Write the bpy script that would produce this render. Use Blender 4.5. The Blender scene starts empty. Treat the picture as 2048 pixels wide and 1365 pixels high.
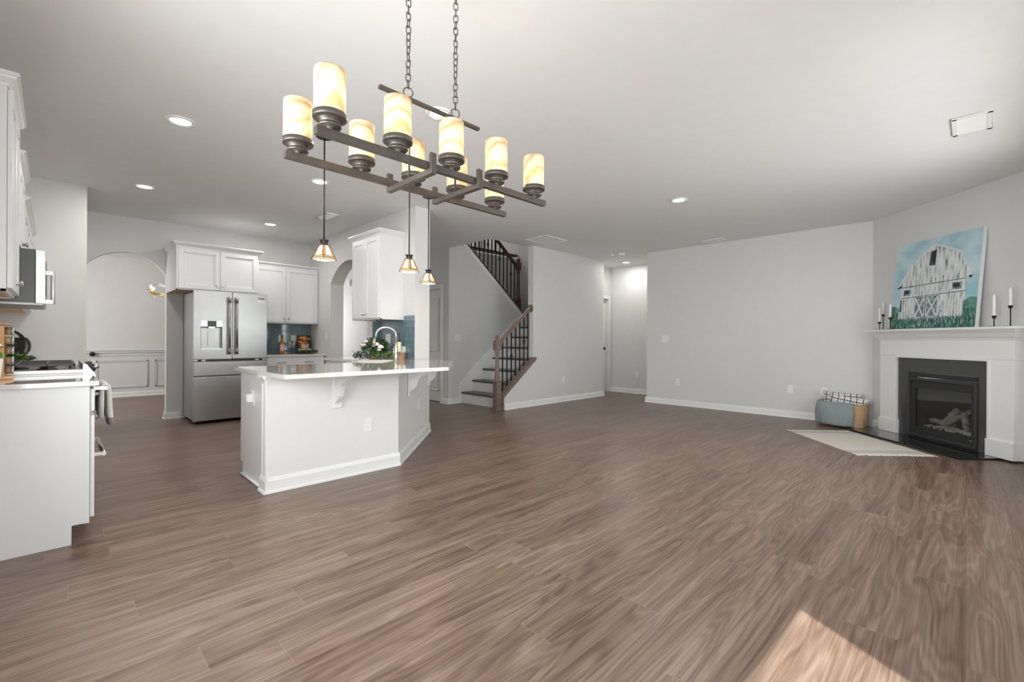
import bpy, bmesh, math, random
from mathutils import Vector, Matrix
R = math.radians
S2 = math.sqrt(0.5)
sc = bpy.context.scene
COL = sc.collection

# ------------------------------------------------------------------ camera
cam_d = bpy.data.cameras.new('camera')
cam_d.sensor_width = 36.0
cam_d.lens = 914.2 / 2048 * 36.0
cam_d.shift_y = -2.2 / 2048
cam_d.clip_start = 0.02
cam = bpy.data.objects.new('camera', cam_d)
COL.objects.link(cam)
_yw, _rl = R(44.94), R(0.273)
_F = Vector((math.cos(_yw), math.sin(_yw), 0))
_Rt = Vector((math.sin(_yw), -math.cos(_yw), 0))
_Z = Vector((0, 0, 1))
_cx = _Rt * math.cos(_rl) + _Z * math.sin(_rl)
_cy = -_Rt * math.sin(_rl) + _Z * math.cos(_rl)
_m = Matrix((_cx, _cy, -_F)).transposed().to_4x4()
_m.translation = Vector((0, 0, 1.129))
cam.matrix_world = _m
sc.camera = cam

# ------------------------------------------------------------------ view, world
sc.view_settings.view_transform = 'Standard'
sc.view_settings.look = 'None'
sc.view_settings.gamma = 1.0
sc.view_settings.exposure = 0.37
sc.view_settings.use_curve_mapping = False
sc.cycles.use_denoising = True
sc.cycles.max_bounces = 10
sc.cycles.diffuse_bounces = 6
sc.cycles.glossy_bounces = 4
sc.cycles.transmission_bounces = 6
sc.cycles.transparent_max_bounces = 12
sc.cycles.sample_clamp_indirect = 6.0
sc.cycles.caustics_reflective = False
sc.cycles.caustics_refractive = False
w = bpy.data.worlds.new('sky'); sc.world = w; w.use_nodes = True
wn = w.node_tree.nodes; wl = w.node_tree.links
bg = wn['Background']; bg.inputs[1].default_value = 1.0
sky = wn.new('ShaderNodeTexSky'); sky.sky_type = 'HOSEK_WILKIE'; sky.turbidity = 3.0
sky.sun_direction = (-0.389, -0.669, 0.633)
wl.new(sky.outputs[0], bg.inputs[0])

# ------------------------------------------------------------------ lights
def light(kind, name, loc, energy, col=(1, 1, 1), size=None, size_y=None, rot=None, shape=None, spot=None, parent=None, aim=None):
    d = bpy.data.lights.new(name, kind); d.energy = energy; d.color = col
    if kind == 'AREA':
        d.shape = shape or 'RECTANGLE'; d.size = size
        if size_y: d.size_y = size_y
    if kind == 'POINT' and size: d.shadow_soft_size = size
    if kind == 'SPOT':
        d.spot_size = spot; d.spot_blend = 0.6; d.shadow_soft_size = size or 0.05
    o = bpy.data.objects.new(name, d); COL.objects.link(o); o.location = loc
    if rot: o.rotation_euler = rot
    if aim is not None:
        o.rotation_euler = Vector(aim).to_track_quat('-Z', 'Y').to_euler()
    if parent: o.parent = parent
    return o
sun = light('SUN', 'sun', (0, -6, 6), 10.0, (1.0, 0.985, 0.965), aim=(0.389, 0.669, -0.633)); sun.data.angle = R(0.6)
DAY = (0.975, 0.985, 1.0)
light('AREA', 'patio_daylight', (0.2, -2.7, 1.55), 150, DAY, 2.4, 2.3, aim=(0.05, 1, 0))
light('AREA', 'nook_fill_light', (-1.6, 1.45, 1.5), 335, DAY, 3.0, 2.2, aim=(1, 0, 0))  # added fill lamp, brightens the long wall and the peninsula end
light('AREA', 'family_window_daylight', (4.2, -1.9, 1.25), 155, DAY, 4.0, 2.5, aim=(0, 1, 0))
light('AREA', 'dining_fill_light', (-1.5, 9.6, 1.5), 48, DAY, 1.6, 1.6, aim=(1, 0, 0))  # added lamp inside the dining room, no window behind it
light('AREA', 'foyer_fill_light', (4.0, 11.2, 1.5), 20, DAY, 1.2, 1.6, aim=(0, -1, 0))  # added lamp that brightens the foyer beyond the arch, no window there
light('AREA', 'upstairs_fill_light', (6.4, 9.0, 5.2), 26, DAY, 1.8, 1.2, aim=(0, -0.4, -1))  # added area lamp under the upper ceiling to light the stairwell

# ------------------------------------------------------------------ materials
MATS = {}
def mat(name, col=(0.8, 0.8, 0.8), rough=0.5, metal=0.0, emis=None, estr=0.0, bump=0.0, bscale=200.0, spec=None, coat=0.0, trans=0.0, ior=None, var=0.0, vscale=8.0, sheen=0.0):
    if name in MATS: return MATS[name]
    m = bpy.data.materials.new(name); m.use_nodes = True
    nt = m.node_tree; n = nt.nodes; l = nt.links; b = n['Principled BSDF']
    b.inputs['Base Color'].default_value = (*col, 1)
    b.inputs['Roughness'].default_value = rough
    b.inputs['Metallic'].default_value = metal
    if spec is not None: b.inputs['Specular IOR Level'].default_value = spec
    if coat: b.inputs['Coat Weight'].default_value = coat; b.inputs['Coat Roughness'].default_value = 0.05
    if trans: b.inputs['Transmission Weight'].default_value = trans
    if ior: b.inputs['IOR'].default_value = ior
    if sheen: b.inputs['Sheen Weight'].default_value = sheen
    if emis: b.inputs['Emission Color'].default_value = (*emis, 1); b.inputs['Emission Strength'].default_value = estr
    tc = n.new('ShaderNodeTexCoord')
    ns = n.new('ShaderNodeTexNoise'); ns.inputs['Scale'].default_value = bscale if bump else vscale
    l.new(tc.outputs['Object'], ns.inputs['Vector'])
    if bump:
        bp = n.new('ShaderNodeBump'); bp.inputs['Strength'].default_value = bump; bp.inputs['Distance'].default_value = 0.002
        l.new(ns.outputs['Fac'], bp.inputs['Height']); l.new(bp.outputs['Normal'], b.inputs['Normal'])
    n2 = n.new('ShaderNodeTexNoise'); n2.inputs['Scale'].default_value = vscale; n2.inputs['Detail'].default_value = 4
    l.new(tc.outputs['Object'], n2.inputs['Vector'])
    rp = n.new('ShaderNodeValToRGB')
    v = var if var else 0.012
    rp.color_ramp.elements[0].color = (*[max(0, c * (1 - v)) for c in col], 1); rp.color_ramp.elements[0].position = 0.3
    rp.color_ramp.elements[1].color = (*[min(1, c * (1 + v)) for c in col], 1); rp.color_ramp.elements[1].position = 0.7
    l.new(n2.outputs['Fac'], rp.inputs['Fac']); l.new(rp.outputs['Color'], b.inputs['Base Color'])
    MATS[name] = m
    return m
def nodes_of(name, rough=0.5):
    m = mat(name, (0.5, 0.5, 0.5), rough)
    nt = m.node_tree
    for x in list(nt.nodes):
        if x.type in ('TEX_NOISE', 'VALTORGB', 'BUMP', 'TEX_COORD'): nt.nodes.remove(x)
    return m, nt, nt.nodes, nt.links, nt.nodes['Principled BSDF']
def math_node(n, l, op, a, b=None, c=None):
    k = n.new('ShaderNodeMath'); k.operation = op
    for i, v in enumerate((a, b, c)):
        if v is None: continue
        if isinstance(v, (int, float)): k.inputs[i].default_value = v
        else: l.new(v, k.inputs[i])
    return k.outputs[0]
def ramp(n, l, fac, stops):
    r = n.new('ShaderNodeValToRGB'); e = r.color_ramp.elements
    while len(e) < len(stops): e.new(0.5)
    for el, (p, c) in zip(e, stops): el.position = p; el.color = (*c, 1)
    l.new(fac, r.inputs[0]); return r.outputs[0]
def mixc(n, l, fac, a, b, bt='MIX'):
    k = n.new('ShaderNodeMix'); k.data_type = 'RGBA'; k.blend_type = bt
    for i, v in ((0, fac), (6, a), (7, b)):
        if isinstance(v, (int, float)): k.inputs[i].default_value = v
        elif isinstance(v, tuple): k.inputs[i].default_value = (*v, 1)
        else: l.new(v, k.inputs[i])
    return k.outputs[2]

WALL = mat('wall_paint', (0.70, 0.697, 0.685), 0.6, bump=0.05, bscale=260)
WALLW = mat('knee_wall_paint', (0.76, 0.757, 0.748), 0.55, bump=0.05, bscale=260)
CEIL = mat('ceiling_paint', (0.78, 0.78, 0.778), 0.75, bump=0.06, bscale=220)
TRIM = mat('trim_paint', (0.82, 0.82, 0.81), 0.35)
CAB = mat('cabinet_paint', (0.75, 0.75, 0.757), 0.32)
CABIN = mat('cabinet_maple_underside', (0.72, 0.42, 0.20), 0.5, var=0.15, vscale=14)
QUARTZ = mat('quartz_counter', (0.70, 0.665, 0.63), 0.07, coat=0.6, var=0.06, vscale=60)
QEDGE = mat('quartz_edge', (0.84, 0.83, 0.81), 0.15)
STEEL = mat('stainless_steel', (0.43, 0.425, 0.415), 0.36, 1.0, var=0.05, vscale=5)
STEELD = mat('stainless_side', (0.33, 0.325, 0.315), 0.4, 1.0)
STEELW = mat('bright_steel', (0.60, 0.61, 0.62), 0.32, 0.9)
CHROME = mat('brushed_nickel', (0.50, 0.475, 0.445), 0.28, 1.0)
BLACK = mat('black_plastic', (0.02, 0.02, 0.02), 0.3)
IRON = mat('black_iron', (0.03, 0.028, 0.026), 0.5, 0.6)
GRATE = mat('cast_iron_grate', (0.09, 0.09, 0.095), 0.45, 0.3)
BRONZE = mat('bronze_metal', (0.135, 0.115, 0.10), 0.40, 0.7, var=0.15, vscale=20)
DRKBR = mat('dark_bronze', (0.06, 0.052, 0.045), 0.4, 0.8)
WOODDK = mat('stained_tread', (0.075, 0.070, 0.070), 0.28, var=0.3, vscale=18)
WOODBR = mat('stained_newel_wood', (0.21, 0.155, 0.12), 0.35, var=0.35, vscale=16)
WOODUP = mat('stained_upper_wood', (0.10, 0.045, 0.022), 0.4, var=0.3, vscale=16)
GRANITE = mat('black_granite', (0.012, 0.012, 0.013), 0.05, coat=0.5, var=0.5, vscale=120)
GRANITE2 = mat('black_granite_tile', (0.058, 0.059, 0.061), 0.14, coat=0.4, var=0.25, vscale=120)
FPBLK = mat('fireplace_metal', (0.022, 0.022, 0.023), 0.55, 0.0)
FPGRY = mat('fireplace_trim_metal', (0.05, 0.05, 0.05), 0.5, 0.2)
CANDLE = mat('candle_wax', (0.86, 0.85, 0.82), 0.4)
PLATE = mat('white_plastic', (0.84, 0.84, 0.82), 0.35)
PORC = mat('white_porcelain', (0.85, 0.84, 0.81), 0.15)
LEAF = mat('leaf_green', (0.055, 0.14, 0.04), 0.45, var=0.5, vscale=30)
LEAFD = mat('leaf_dark_green', (0.035, 0.07, 0.035), 0.5, var=0.5, vscale=30)
LEAFY = mat('leaf_light_green', (0.20, 0.30, 0.06), 0.45, var=0.4, vscale=30)
LEAFG = mat('eucalyptus_leaf', (0.10, 0.13, 0.10), 0.5, var=0.4, vscale=30)
PETAL = mat('cream_petal', (0.85, 0.72, 0.62), 0.6, var=0.08, vscale=40)
PETALW = mat('white_petal', (0.88, 0.85, 0.80), 0.6)
PINE = mat('light_pine', (0.62, 0.36, 0.17), 0.5, var=0.2, vscale=20)
BARK = mat('rustic_wood', (0.42, 0.26, 0.17), 0.7, var=0.4, vscale=40)
GOLD = mat('brass', (0.85, 0.52, 0.15), 0.2, 1.0)
TOWEL = mat('towel_white', (0.85, 0.84, 0.82), 0.9, bump=0.4, bscale=400, sheen=0.3)
TOWELP = mat('towel_stripe', (0.42, 0.36, 0.37), 0.9, bump=0.4, bscale=400)
LED = mat('led_lens', (1, 1, 1), 0.4, emis=(1, 0.98, 0.95), estr=5.0)
BULB = mat('bulb_glow', (1, 0.9, 0.7), 0.4, emis=(1.0, 0.78, 0.45), estr=6.0)
JARG = mat('spice_jar_glass', (0.35, 0.22, 0.13), 0.1, var=0.5, vscale=25, coat=0.5)
WINE = mat('amber_wine_glass', (0.28, 0.13, 0.015), 0.06, coat=0.6)
LABEL = mat('pink_label', (0.75, 0.40, 0.36), 0.5, var=0.3, vscale=60)
FOIL = mat('bottle_foil', (0.10, 0.09, 0.05), 0.3, 0.6)
FIBER = mat('ceramic_log', (0.42, 0.39, 0.35), 0.8, var=0.5, vscale=25, bump=0.8, bscale=60)
EMBER = mat('ember_gravel', (0.55, 0.53, 0.50), 0.8, var=0.7, vscale=60, bump=1.0, bscale=80)
VENTIN = mat('vent_shadow_metal', (0.42, 0.42, 0.41), 0.6)
GROUND = mat('patio_concrete', (0.55, 0.53, 0.5), 0.8, bump=0.2)

def glassy(name, tint, gl, rough=0.02):
    m = bpy.data.materials.new(name); m.use_nodes = True; n = m.node_tree.nodes; l = m.node_tree.links; n.clear()
    o = n.new('ShaderNodeOutputMaterial'); t = n.new('ShaderNodeBsdfTransparent'); t.inputs[0].default_value = (*tint, 1)
    g = n.new('ShaderNodeBsdfGlossy'); g.inputs['Roughness'].default_value = rough
    x = n.new('ShaderNodeMixShader'); f = n.new('ShaderNodeLayerWeight'); f.inputs[0].default_value = 0.5
    a = math_node(n, l, 'ADD', math_node(n, l, 'MULTIPLY', math_node(n, l, 'POWER', f.outputs['Facing'], 4.0), 0.7), gl)
    l.new(a, x.inputs[0]); l.new(t.outputs[0], x.inputs[1]); l.new(g.outputs[0], x.inputs[2]); l.new(x.outputs[0], o.inputs[0])
    MATS[name] = m; return m
PANE = glassy('window_glass', (0.95, 0.97, 0.97), 0.02)
FPGLASS = glassy('fireplace_glass', (0.80, 0.80, 0.80), 0.09, 0.03)
CLEAR = glassy('clear_glass', (0.90, 0.93, 0.95), 0.22, 0.05)

# alabaster shades
def alabaster():
    m, nt, n, l, b = nodes_of('alabaster_glass', 0.35)
    tc = n.new('ShaderNodeTexCoord'); oi = n.new('ShaderNodeObjectInfo')
    mp = n.new('ShaderNodeMapping'); l.new(tc.outputs['Object'], mp.inputs[0])
    rv = n.new('ShaderNodeCombineXYZ'); l.new(math_node(n, l, 'MULTIPLY', oi.outputs['Random'], 20.0), rv.inputs[0]); l.new(math_node(n, l, 'MULTIPLY', oi.outputs['Random'], 7.0), rv.inputs[2])
    l.new(rv.outputs[0], mp.inputs[1])
    rr = n.new('ShaderNodeCombineXYZ'); l.new(math_node(n, l, 'MULTIPLY', oi.outputs['Random'], 1.3), rr.inputs[0]); l.new(rr.outputs[0], mp.inputs[2])
    wv = n.new('ShaderNodeTexWave'); wv.bands_direction = 'Z'; wv.inputs['Scale'].default_value = 5.0; wv.inputs['Distortion'].default_value = 6.0; wv.inputs['Detail'].default_value = 3.0; wv.inputs['Detail Scale'].default_value = 1.6
    l.new(mp.outputs[0], wv.inputs[0])
    c = ramp(n, l, wv.outputs['Fac'], [(0.0, (0.56, 0.41, 0.27)), (0.18, (0.68, 0.57, 0.43)), (0.5, (0.74, 0.67, 0.56)), (1.0, (0.76, 0.71, 0.62))])
    l.new(c, b.inputs['Base Color'])
    b.inputs['Emission Strength'].default_value = 0.02
    l.new(mixc(n, l, 1.0, c, (1.0, 0.78, 0.45), 'MULTIPLY'), b.inputs['Emission Color'])
    tr = n.new('ShaderNodeBsdfTranslucent'); l.new(mixc(n, l, 1.0, c, (1.0, 0.93, 0.80), 'MULTIPLY'), tr.inputs[0])
    mx = n.new('ShaderNodeMixShader'); mx.inputs[0].default_value = 0.40; l.new(b.outputs[0], mx.inputs[1]); l.new(tr.outputs[0], mx.inputs[2])
    l.new(mx.outputs[0], n['Material Output'].inputs['Surface'])
    return m
ALAB = alabaster()
def art_glass():
    m, nt, n, l, b = nodes_of('art_glass', 0.3)
    tc = n.new('ShaderNodeTexCoord'); ns = n.new('ShaderNodeTexNoise'); ns.inputs['Scale'].default_value = 14; l.new(tc.outputs['Object'], ns.inputs[0])
    c = ramp(n, l, ns.outputs['Fac'], [(0.35, (0.95, 0.72, 0.40)), (0.6, (1.0, 0.90, 0.72))])
    l.new(c, b.inputs['Base Color']); l.new(c, b.inputs['Emission Color']); b.inputs['Emission Strength'].default_value = 0.95
    return m
ARTG = art_glass()
AMBG = mat('amber_border_glass', (0.70, 0.34, 0.10), 0.25, emis=(0.8, 0.35, 0.08), estr=0.35, var=0.4, vscale=30)
SHELLG = mat('border_glass', (0.62, 0.62, 0.55), 0.15, emis=(0.9, 0.75, 0.5), estr=0.12, var=0.3, vscale=50)

def floor_mat():
    m, nt, n, l, b = nodes_of('wood_plank_floor', 0.3)
    tc = n.new('ShaderNodeTexCoord'); sp = n.new('ShaderNodeSeparateXYZ'); l.new(tc.outputs['Object'], sp.inputs[0])
    x, y = sp.outputs[0], sp.outputs[1]
    PW, PL = 0.182, 1.22
    row = math_node(n, l, 'FLOOR', math_node(n, l, 'DIVIDE', y, PW))
    wn_ = n.new('ShaderNodeTexWhiteNoise'); wn_.noise_dimensions = '1D'; l.new(row, wn_.inputs['W'])
    xs = math_node(n, l, 'ADD', x, math_node(n, l, 'MULTIPLY', wn_.outputs['Value'], PL))
    colm = math_node(n, l, 'FLOOR', math_node(n, l, 'DIVIDE', xs, PL))
    cv = n.new('ShaderNodeCombineXYZ'); l.new(row, cv.inputs[0]); l.new(colm, cv.inputs[1])
    w2 = n.new('ShaderNodeTexWhiteNoise'); w2.noise_dimensions = '2D'; l.new(cv.outputs[0], w2.inputs['Vector'])
    rnd = w2.outputs['Value']
    # figure: contour lines of a stretched noise
    v1 = n.new('ShaderNodeCombineXYZ')
    l.new(math_node(n, l, 'ADD', math_node(n, l, 'MULTIPLY', x, 0.62), math_node(n, l, 'MULTIPLY', rnd, 37.0)), v1.inputs[0])
    l.new(math_node(n, l, 'MULTIPLY', y, 5.2), v1.inputs[1])
    l.new(math_node(n, l, 'MULTIPLY', rnd, 11.0), v1.inputs[2])
    n1 = n.new('ShaderNodeTexNoise'); n1.inputs['Scale'].default_value = 1.0; n1.inputs['Detail'].default_value = 2.5; n1.inputs['Roughness'].default_value = 0.45; l.new(v1.outputs[0], n1.inputs[0])
    rings = math_node(n, l, 'SINE', math_node(n, l, 'MULTIPLY', n1.outputs['Fac'], 125.0))
    rings = math_node(n, l, 'ADD', math_node(n, l, 'MULTIPLY', rings, 0.5), 0.5)
    broad = math_node(n, l, 'SINE', math_node(n, l, 'MULTIPLY', n1.outputs['Fac'], 34.0))
    broad = math_node(n, l, 'ADD', math_node(n, l, 'MULTIPLY', broad, 0.5), 0.5)
    # fine fibres
    v2 = n.new('ShaderNodeCombineXYZ'); l.new(math_node(n, l, 'ADD', math_node(n, l, 'MULTIPLY', x, 2.2), math_node(n, l, 'MULTIPLY', rnd, 51.0)), v2.inputs[0]); l.new(math_node(n, l, 'MULTIPLY', y, 120.0), v2.inputs[1])
    n3 = n.new('ShaderNodeTexNoise'); n3.inputs['Scale'].default_value = 1.0; n3.inputs['Detail'].default_value = 3; l.new(v2.outputs[0], n3.inputs[0])
    v3 = n.new('ShaderNodeCombineXYZ'); l.new(math_node(n, l, 'ADD', math_node(n, l, 'MULTIPLY', x, 0.9), math_node(n, l, 'MULTIPLY', rnd, 23.0)), v3.inputs[0]); l.new(math_node(n, l, 'MULTIPLY', y, 22.0), v3.inputs[1])
    n4 = n.new('ShaderNodeTexNoise'); n4.inputs['Scale'].default_value = 1.0; n4.inputs['Detail'].default_value = 3; l.new(v3.outputs[0], n4.inputs[0])
    f = math_node(n, l, 'ADD', math_node(n, l, 'MULTIPLY', rings, 0.11), math_node(n, l, 'MULTIPLY', broad, 0.10))
    f = math_node(n, l, 'ADD', f, math_node(n, l, 'MULTIPLY', n3.outputs['Fac'], 0.47))
    f = math_node(n, l, 'ADD', f, math_node(n, l, 'MULTIPLY', n4.outputs['Fac'], 0.42))
    f = math_node(n, l, 'ADD', f, math_node(n, l, 'MULTIPLY', math_node(n, l, 'SUBTRACT', rnd, 0.5), 0.10))
    c = ramp(n, l, f, [(0.35, (0.090, 0.050, 0.034)), (0.47, (0.142, 0.087, 0.061)), (0.59, (0.190, 0.125, 0.091)), (0.74, (0.272, 0.193, 0.148))])
    # seams
    fy = math_node(n, l, 'FRACT', math_node(n, l, 'DIVIDE', y, PW)); fx = math_node(n, l, 'FRACT', math_node(n, l, 'DIVIDE', xs, PL))
    sy = math_node(n, l, 'LESS_THAN', math_node(n, l, 'MINIMUM', fy, math_node(n, l, 'SUBTRACT', 1.0, fy)), 0.006)
    sx = math_node(n, l, 'LESS_THAN', math_node(n, l, 'MINIMUM', fx, math_node(n, l, 'SUBTRACT', 1.0, fx)), 0.0011)
    seam = math_node(n, l, 'MAXIMUM', math_node(n, l, 'MULTIPLY', sy, 0.35), math_node(n, l, 'MULTIPLY', sx, 0.6))
    c2 = mixc(n, l, seam, c, (0.26, 0.195, 0.155))
    l.new(c2, b.inputs['Base Color'])
    rr = math_node(n, l, 'ADD', 0.27, math_node(n, l, 'MULTIPLY', f, 0.14)); l.new(rr, b.inputs['Roughness'])
    b.inputs['Specular IOR Level'].default_value = 0.5
    bp = n.new('ShaderNodeBump'); bp.inputs['Strength'].default_value = 0.12; bp.inputs['Distance'].default_value = 0.002; l.new(f, bp.inputs['Height']); l.new(bp.outputs[0], b.inputs['Normal'])
    return m
FLOORM = floor_mat()
def tile_mat(name, axis):
    m, nt, n, l, b = nodes_of(name, 0.06)
    tc = n.new('ShaderNodeTexCoord'); sp = n.new('ShaderNodeSeparateXYZ'); l.new(tc.outputs['Object'], sp.inputs[0])
    cv = n.new('ShaderNodeCombineXYZ'); l.new(sp.outputs[axis], cv.inputs[0]); l.new(sp.outputs[2], cv.inputs[1])
    br = n.new('ShaderNodeTexBrick'); br.offset = 0.5
    br.inputs['Color1'].default_value = (0.105, 0.185, 0.225, 1); br.inputs['Color2'].default_value = (0.140, 0.230, 0.270, 1); br.inputs['Mortar'].default_value = (0.27, 0.32, 0.34, 1)
    br.inputs['Scale'].default_value = 1.0; br.inputs['Brick Width'].default_value = 0.152; br.inputs['Row Height'].default_value = 0.076; br.inputs['Mortar Size'].default_value = 0.0022; br.inputs['Mortar Smooth'].default_value = 0.1
    l.new(cv.outputs[0], br.inputs['Vector']); l.new(br.outputs['Color'], b.inputs['Base Color'])
    bp = n.new('ShaderNodeBump'); bp.invert = True; bp.inputs['Strength'].default_value = 0.4; bp.inputs['Distance'].default_value = 0.002; l.new(br.outputs['Fac'], bp.inputs['Height']); l.new(bp.outputs[0], b.inputs['Normal'])
    b.inputs['Coat Weight'].default_value = 0.5
    return m
TILEX = tile_mat('blue_glass_tile_x', 0); TILEY = tile_mat('blue_glass_tile_y', 1)
def plaid_mat():
    m, nt, n, l, b = nodes_of('plaid_fabric', 0.9)
    tc = n.new('ShaderNodeTexCoord'); sp = n.new('ShaderNodeSeparateXYZ'); l.new(tc.outputs['Object'], sp.inputs[0])
    def stripe(o, per, wd):
        f = math_node(n, l, 'FRACT', math_node(n, l, 'DIVIDE', math_node(n, l, 'ADD', o, 5.0), per))
        return math_node(n, l, 'LESS_THAN', f, wd)
    a = math_node(n, l, 'MAXIMUM', stripe(sp.outputs[0], 0.066, 0.15), stripe(sp.outputs[2], 0.066, 0.15))
    g = math_node(n, l, 'MAXIMUM', stripe(math_node(n, l, 'ADD', sp.outputs[0], 0.036), 0.066, 0.14), stripe(math_node(n, l, 'ADD', sp.outputs[2], 0.036), 0.066, 0.14))
    c = mixc(n, l, math_node(n, l, 'MULTIPLY', g, 0.45), (0.80, 0.79, 0.76), (0.35, 0.36, 0.38))
    c = mixc(n, l, a, c, (0.045, 0.045, 0.05))
    l.new(c, b.inputs['Base Color']); return m
PLAID = plaid_mat()
def band_mat(name, ax, freq, c1, c2, rough=0.9, nscale=30):
    m, nt, n, l, b = nodes_of(name, rough)
    tc = n.new('ShaderNodeTexCoord'); sp = n.new('ShaderNodeSeparateXYZ'); l.new(tc.outputs['Object'], sp.inputs[0])
    ns = n.new('ShaderNodeTexNoise'); ns.inputs['Scale'].default_value = nscale; l.new(tc.outputs['Object'], ns.inputs[0])
    s = math_node(n, l, 'SINE', math_node(n, l, 'ADD', math_node(n, l, 'MULTIPLY', sp.outputs[ax], freq), math_node(n, l, 'MULTIPLY', ns.outputs['Fac'], 4.0)))
    s = math_node(n, l, 'ADD', math_node(n, l, 'MULTIPLY', s, 0.5), 0.5)
    s = math_node(n, l, 'ADD', math_node(n, l, 'MULTIPLY', s, 0.6), math_node(n, l, 'MULTIPLY', ns.outputs['Fac'], 0.4))
    c = ramp(n, l, s, [(0.15, c1), (0.75, c2)]); l.new(c, b.inputs['Base Color'])
    bp = n.new('ShaderNodeBump'); bp.inputs['Strength'].default_value = 0.6; bp.inputs['Distance'].default_value = 0.004; l.new(s, bp.inputs['Height']); l.new(bp.outputs[0], b.inputs['Normal'])
    return m
WICKER = band_mat('seagrass_wicker', 2, 330, (0.30, 0.17, 0.08), (0.74, 0.50, 0.29), 0.8, 40)
BLANK = band_mat('ribbed_blanket', 0, 520, (0.21, 0.245, 0.258), (0.31, 0.35, 0.362), 0.95, 6)
def rug_mat():
    m, nt, n, l, b = nodes_of('woven_rug', 0.95)
    tc = n.new('ShaderNodeTexCoord'); sp = n.new('ShaderNodeSeparateXYZ'); l.new(tc.outputs['Object'], sp.inputs[0])
    ax = math_node(n, l, 'ABSOLUTE', sp.outputs[0])
    bd = math_node(n, l, 'MULTIPLY', math_node(n, l, 'GREATER_THAN', ax, 0.445), math_node(n, l, 'LESS_THAN', ax, 0.565))
    ns = n.new('ShaderNodeTexNoise'); ns.inputs['Scale'].default_value = 90; l.new(tc.outputs['Object'], ns.inputs[0])
    c = mixc(n, l, ns.outputs['Fac'], (0.58, 0.52, 0.44), (0.76, 0.70, 0.61))
    g = mixc(n, l, ns.outputs['Fac'], (0.30, 0.30, 0.31), (0.66, 0.64, 0.62))
    l.new(mixc(n, l, bd, c, g), b.inputs['Base Color']); return m
RUG = rug_mat()
def paint_mat(name, c1, c2, scale, stretch=(1, 1, 1), thr=(0.35, 0.65), c3=None):
    m, nt, n, l, b = nodes_of(name, 0.6)
    tc = n.new('ShaderNodeTexCoord'); mp = n.new('ShaderNodeMapping'); mp.inputs[3].default_value = stretch; l.new(tc.outputs['Object'], mp.inputs[0])
    ns = n.new('ShaderNodeTexNoise'); ns.inputs['Scale'].default_value = scale; ns.inputs['Detail'].default_value = 5; l.new(mp.outputs[0], ns.inputs[0])
    st = [(thr[0], c1), (thr[1], c2)] + ([(min(1, thr[1] + 0.15), c3)] if c3 else [])
    l.new(ramp(n, l, ns.outputs['Fac'], st), b.inputs['Base Color']); return m
P_SKY = paint_mat('painted_sky', (0.34, 0.56, 0.65), (0.55, 0.71, 0.76), 3.0, (1, 1, 1.4), (0.4, 0.6), (0.70, 0.72, 0.66))
P_BARN = paint_mat('painted_barn_boards', (0.04, 0.07, 0.08), (0.62, 0.66, 0.66), 9.0, (7, 1, 0.55), (0.33, 0.47), (0.78, 0.80, 0.80))
P_DARK = paint_mat('painted_dark', (0.012, 0.018, 0.025), (0.03, 0.04, 0.05), 9.0)
P_GREY = paint_mat('painted_grey', (0.08, 0.12, 0.13), (0.35, 0.42, 0.43), 26.0)
P_WHITE = paint_mat('painted_white', (0.55, 0.62, 0.63), (0.80, 0.83, 0.83), 20.0)
P_GRASS = paint_mat('painted_grass', (0.02, 0.10, 0.08), (0.16, 0.42, 0.28), 14.0, (3, 1, 1), (0.35, 0.6), (0.50, 0.72, 0.58))
P_GDARK = paint_mat('painted_dark_grass', (0.02, 0.055, 0.06), (0.10, 0.26, 0.20), 18.0, (3, 1, 1), (0.35, 0.6), (0.42, 0.60, 0.52))
P_BUSH = paint_mat('painted_bush', (0.05, 0.16, 0.13), (0.16, 0.40, 0.30), 10.0, (2, 1, 1))

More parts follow.
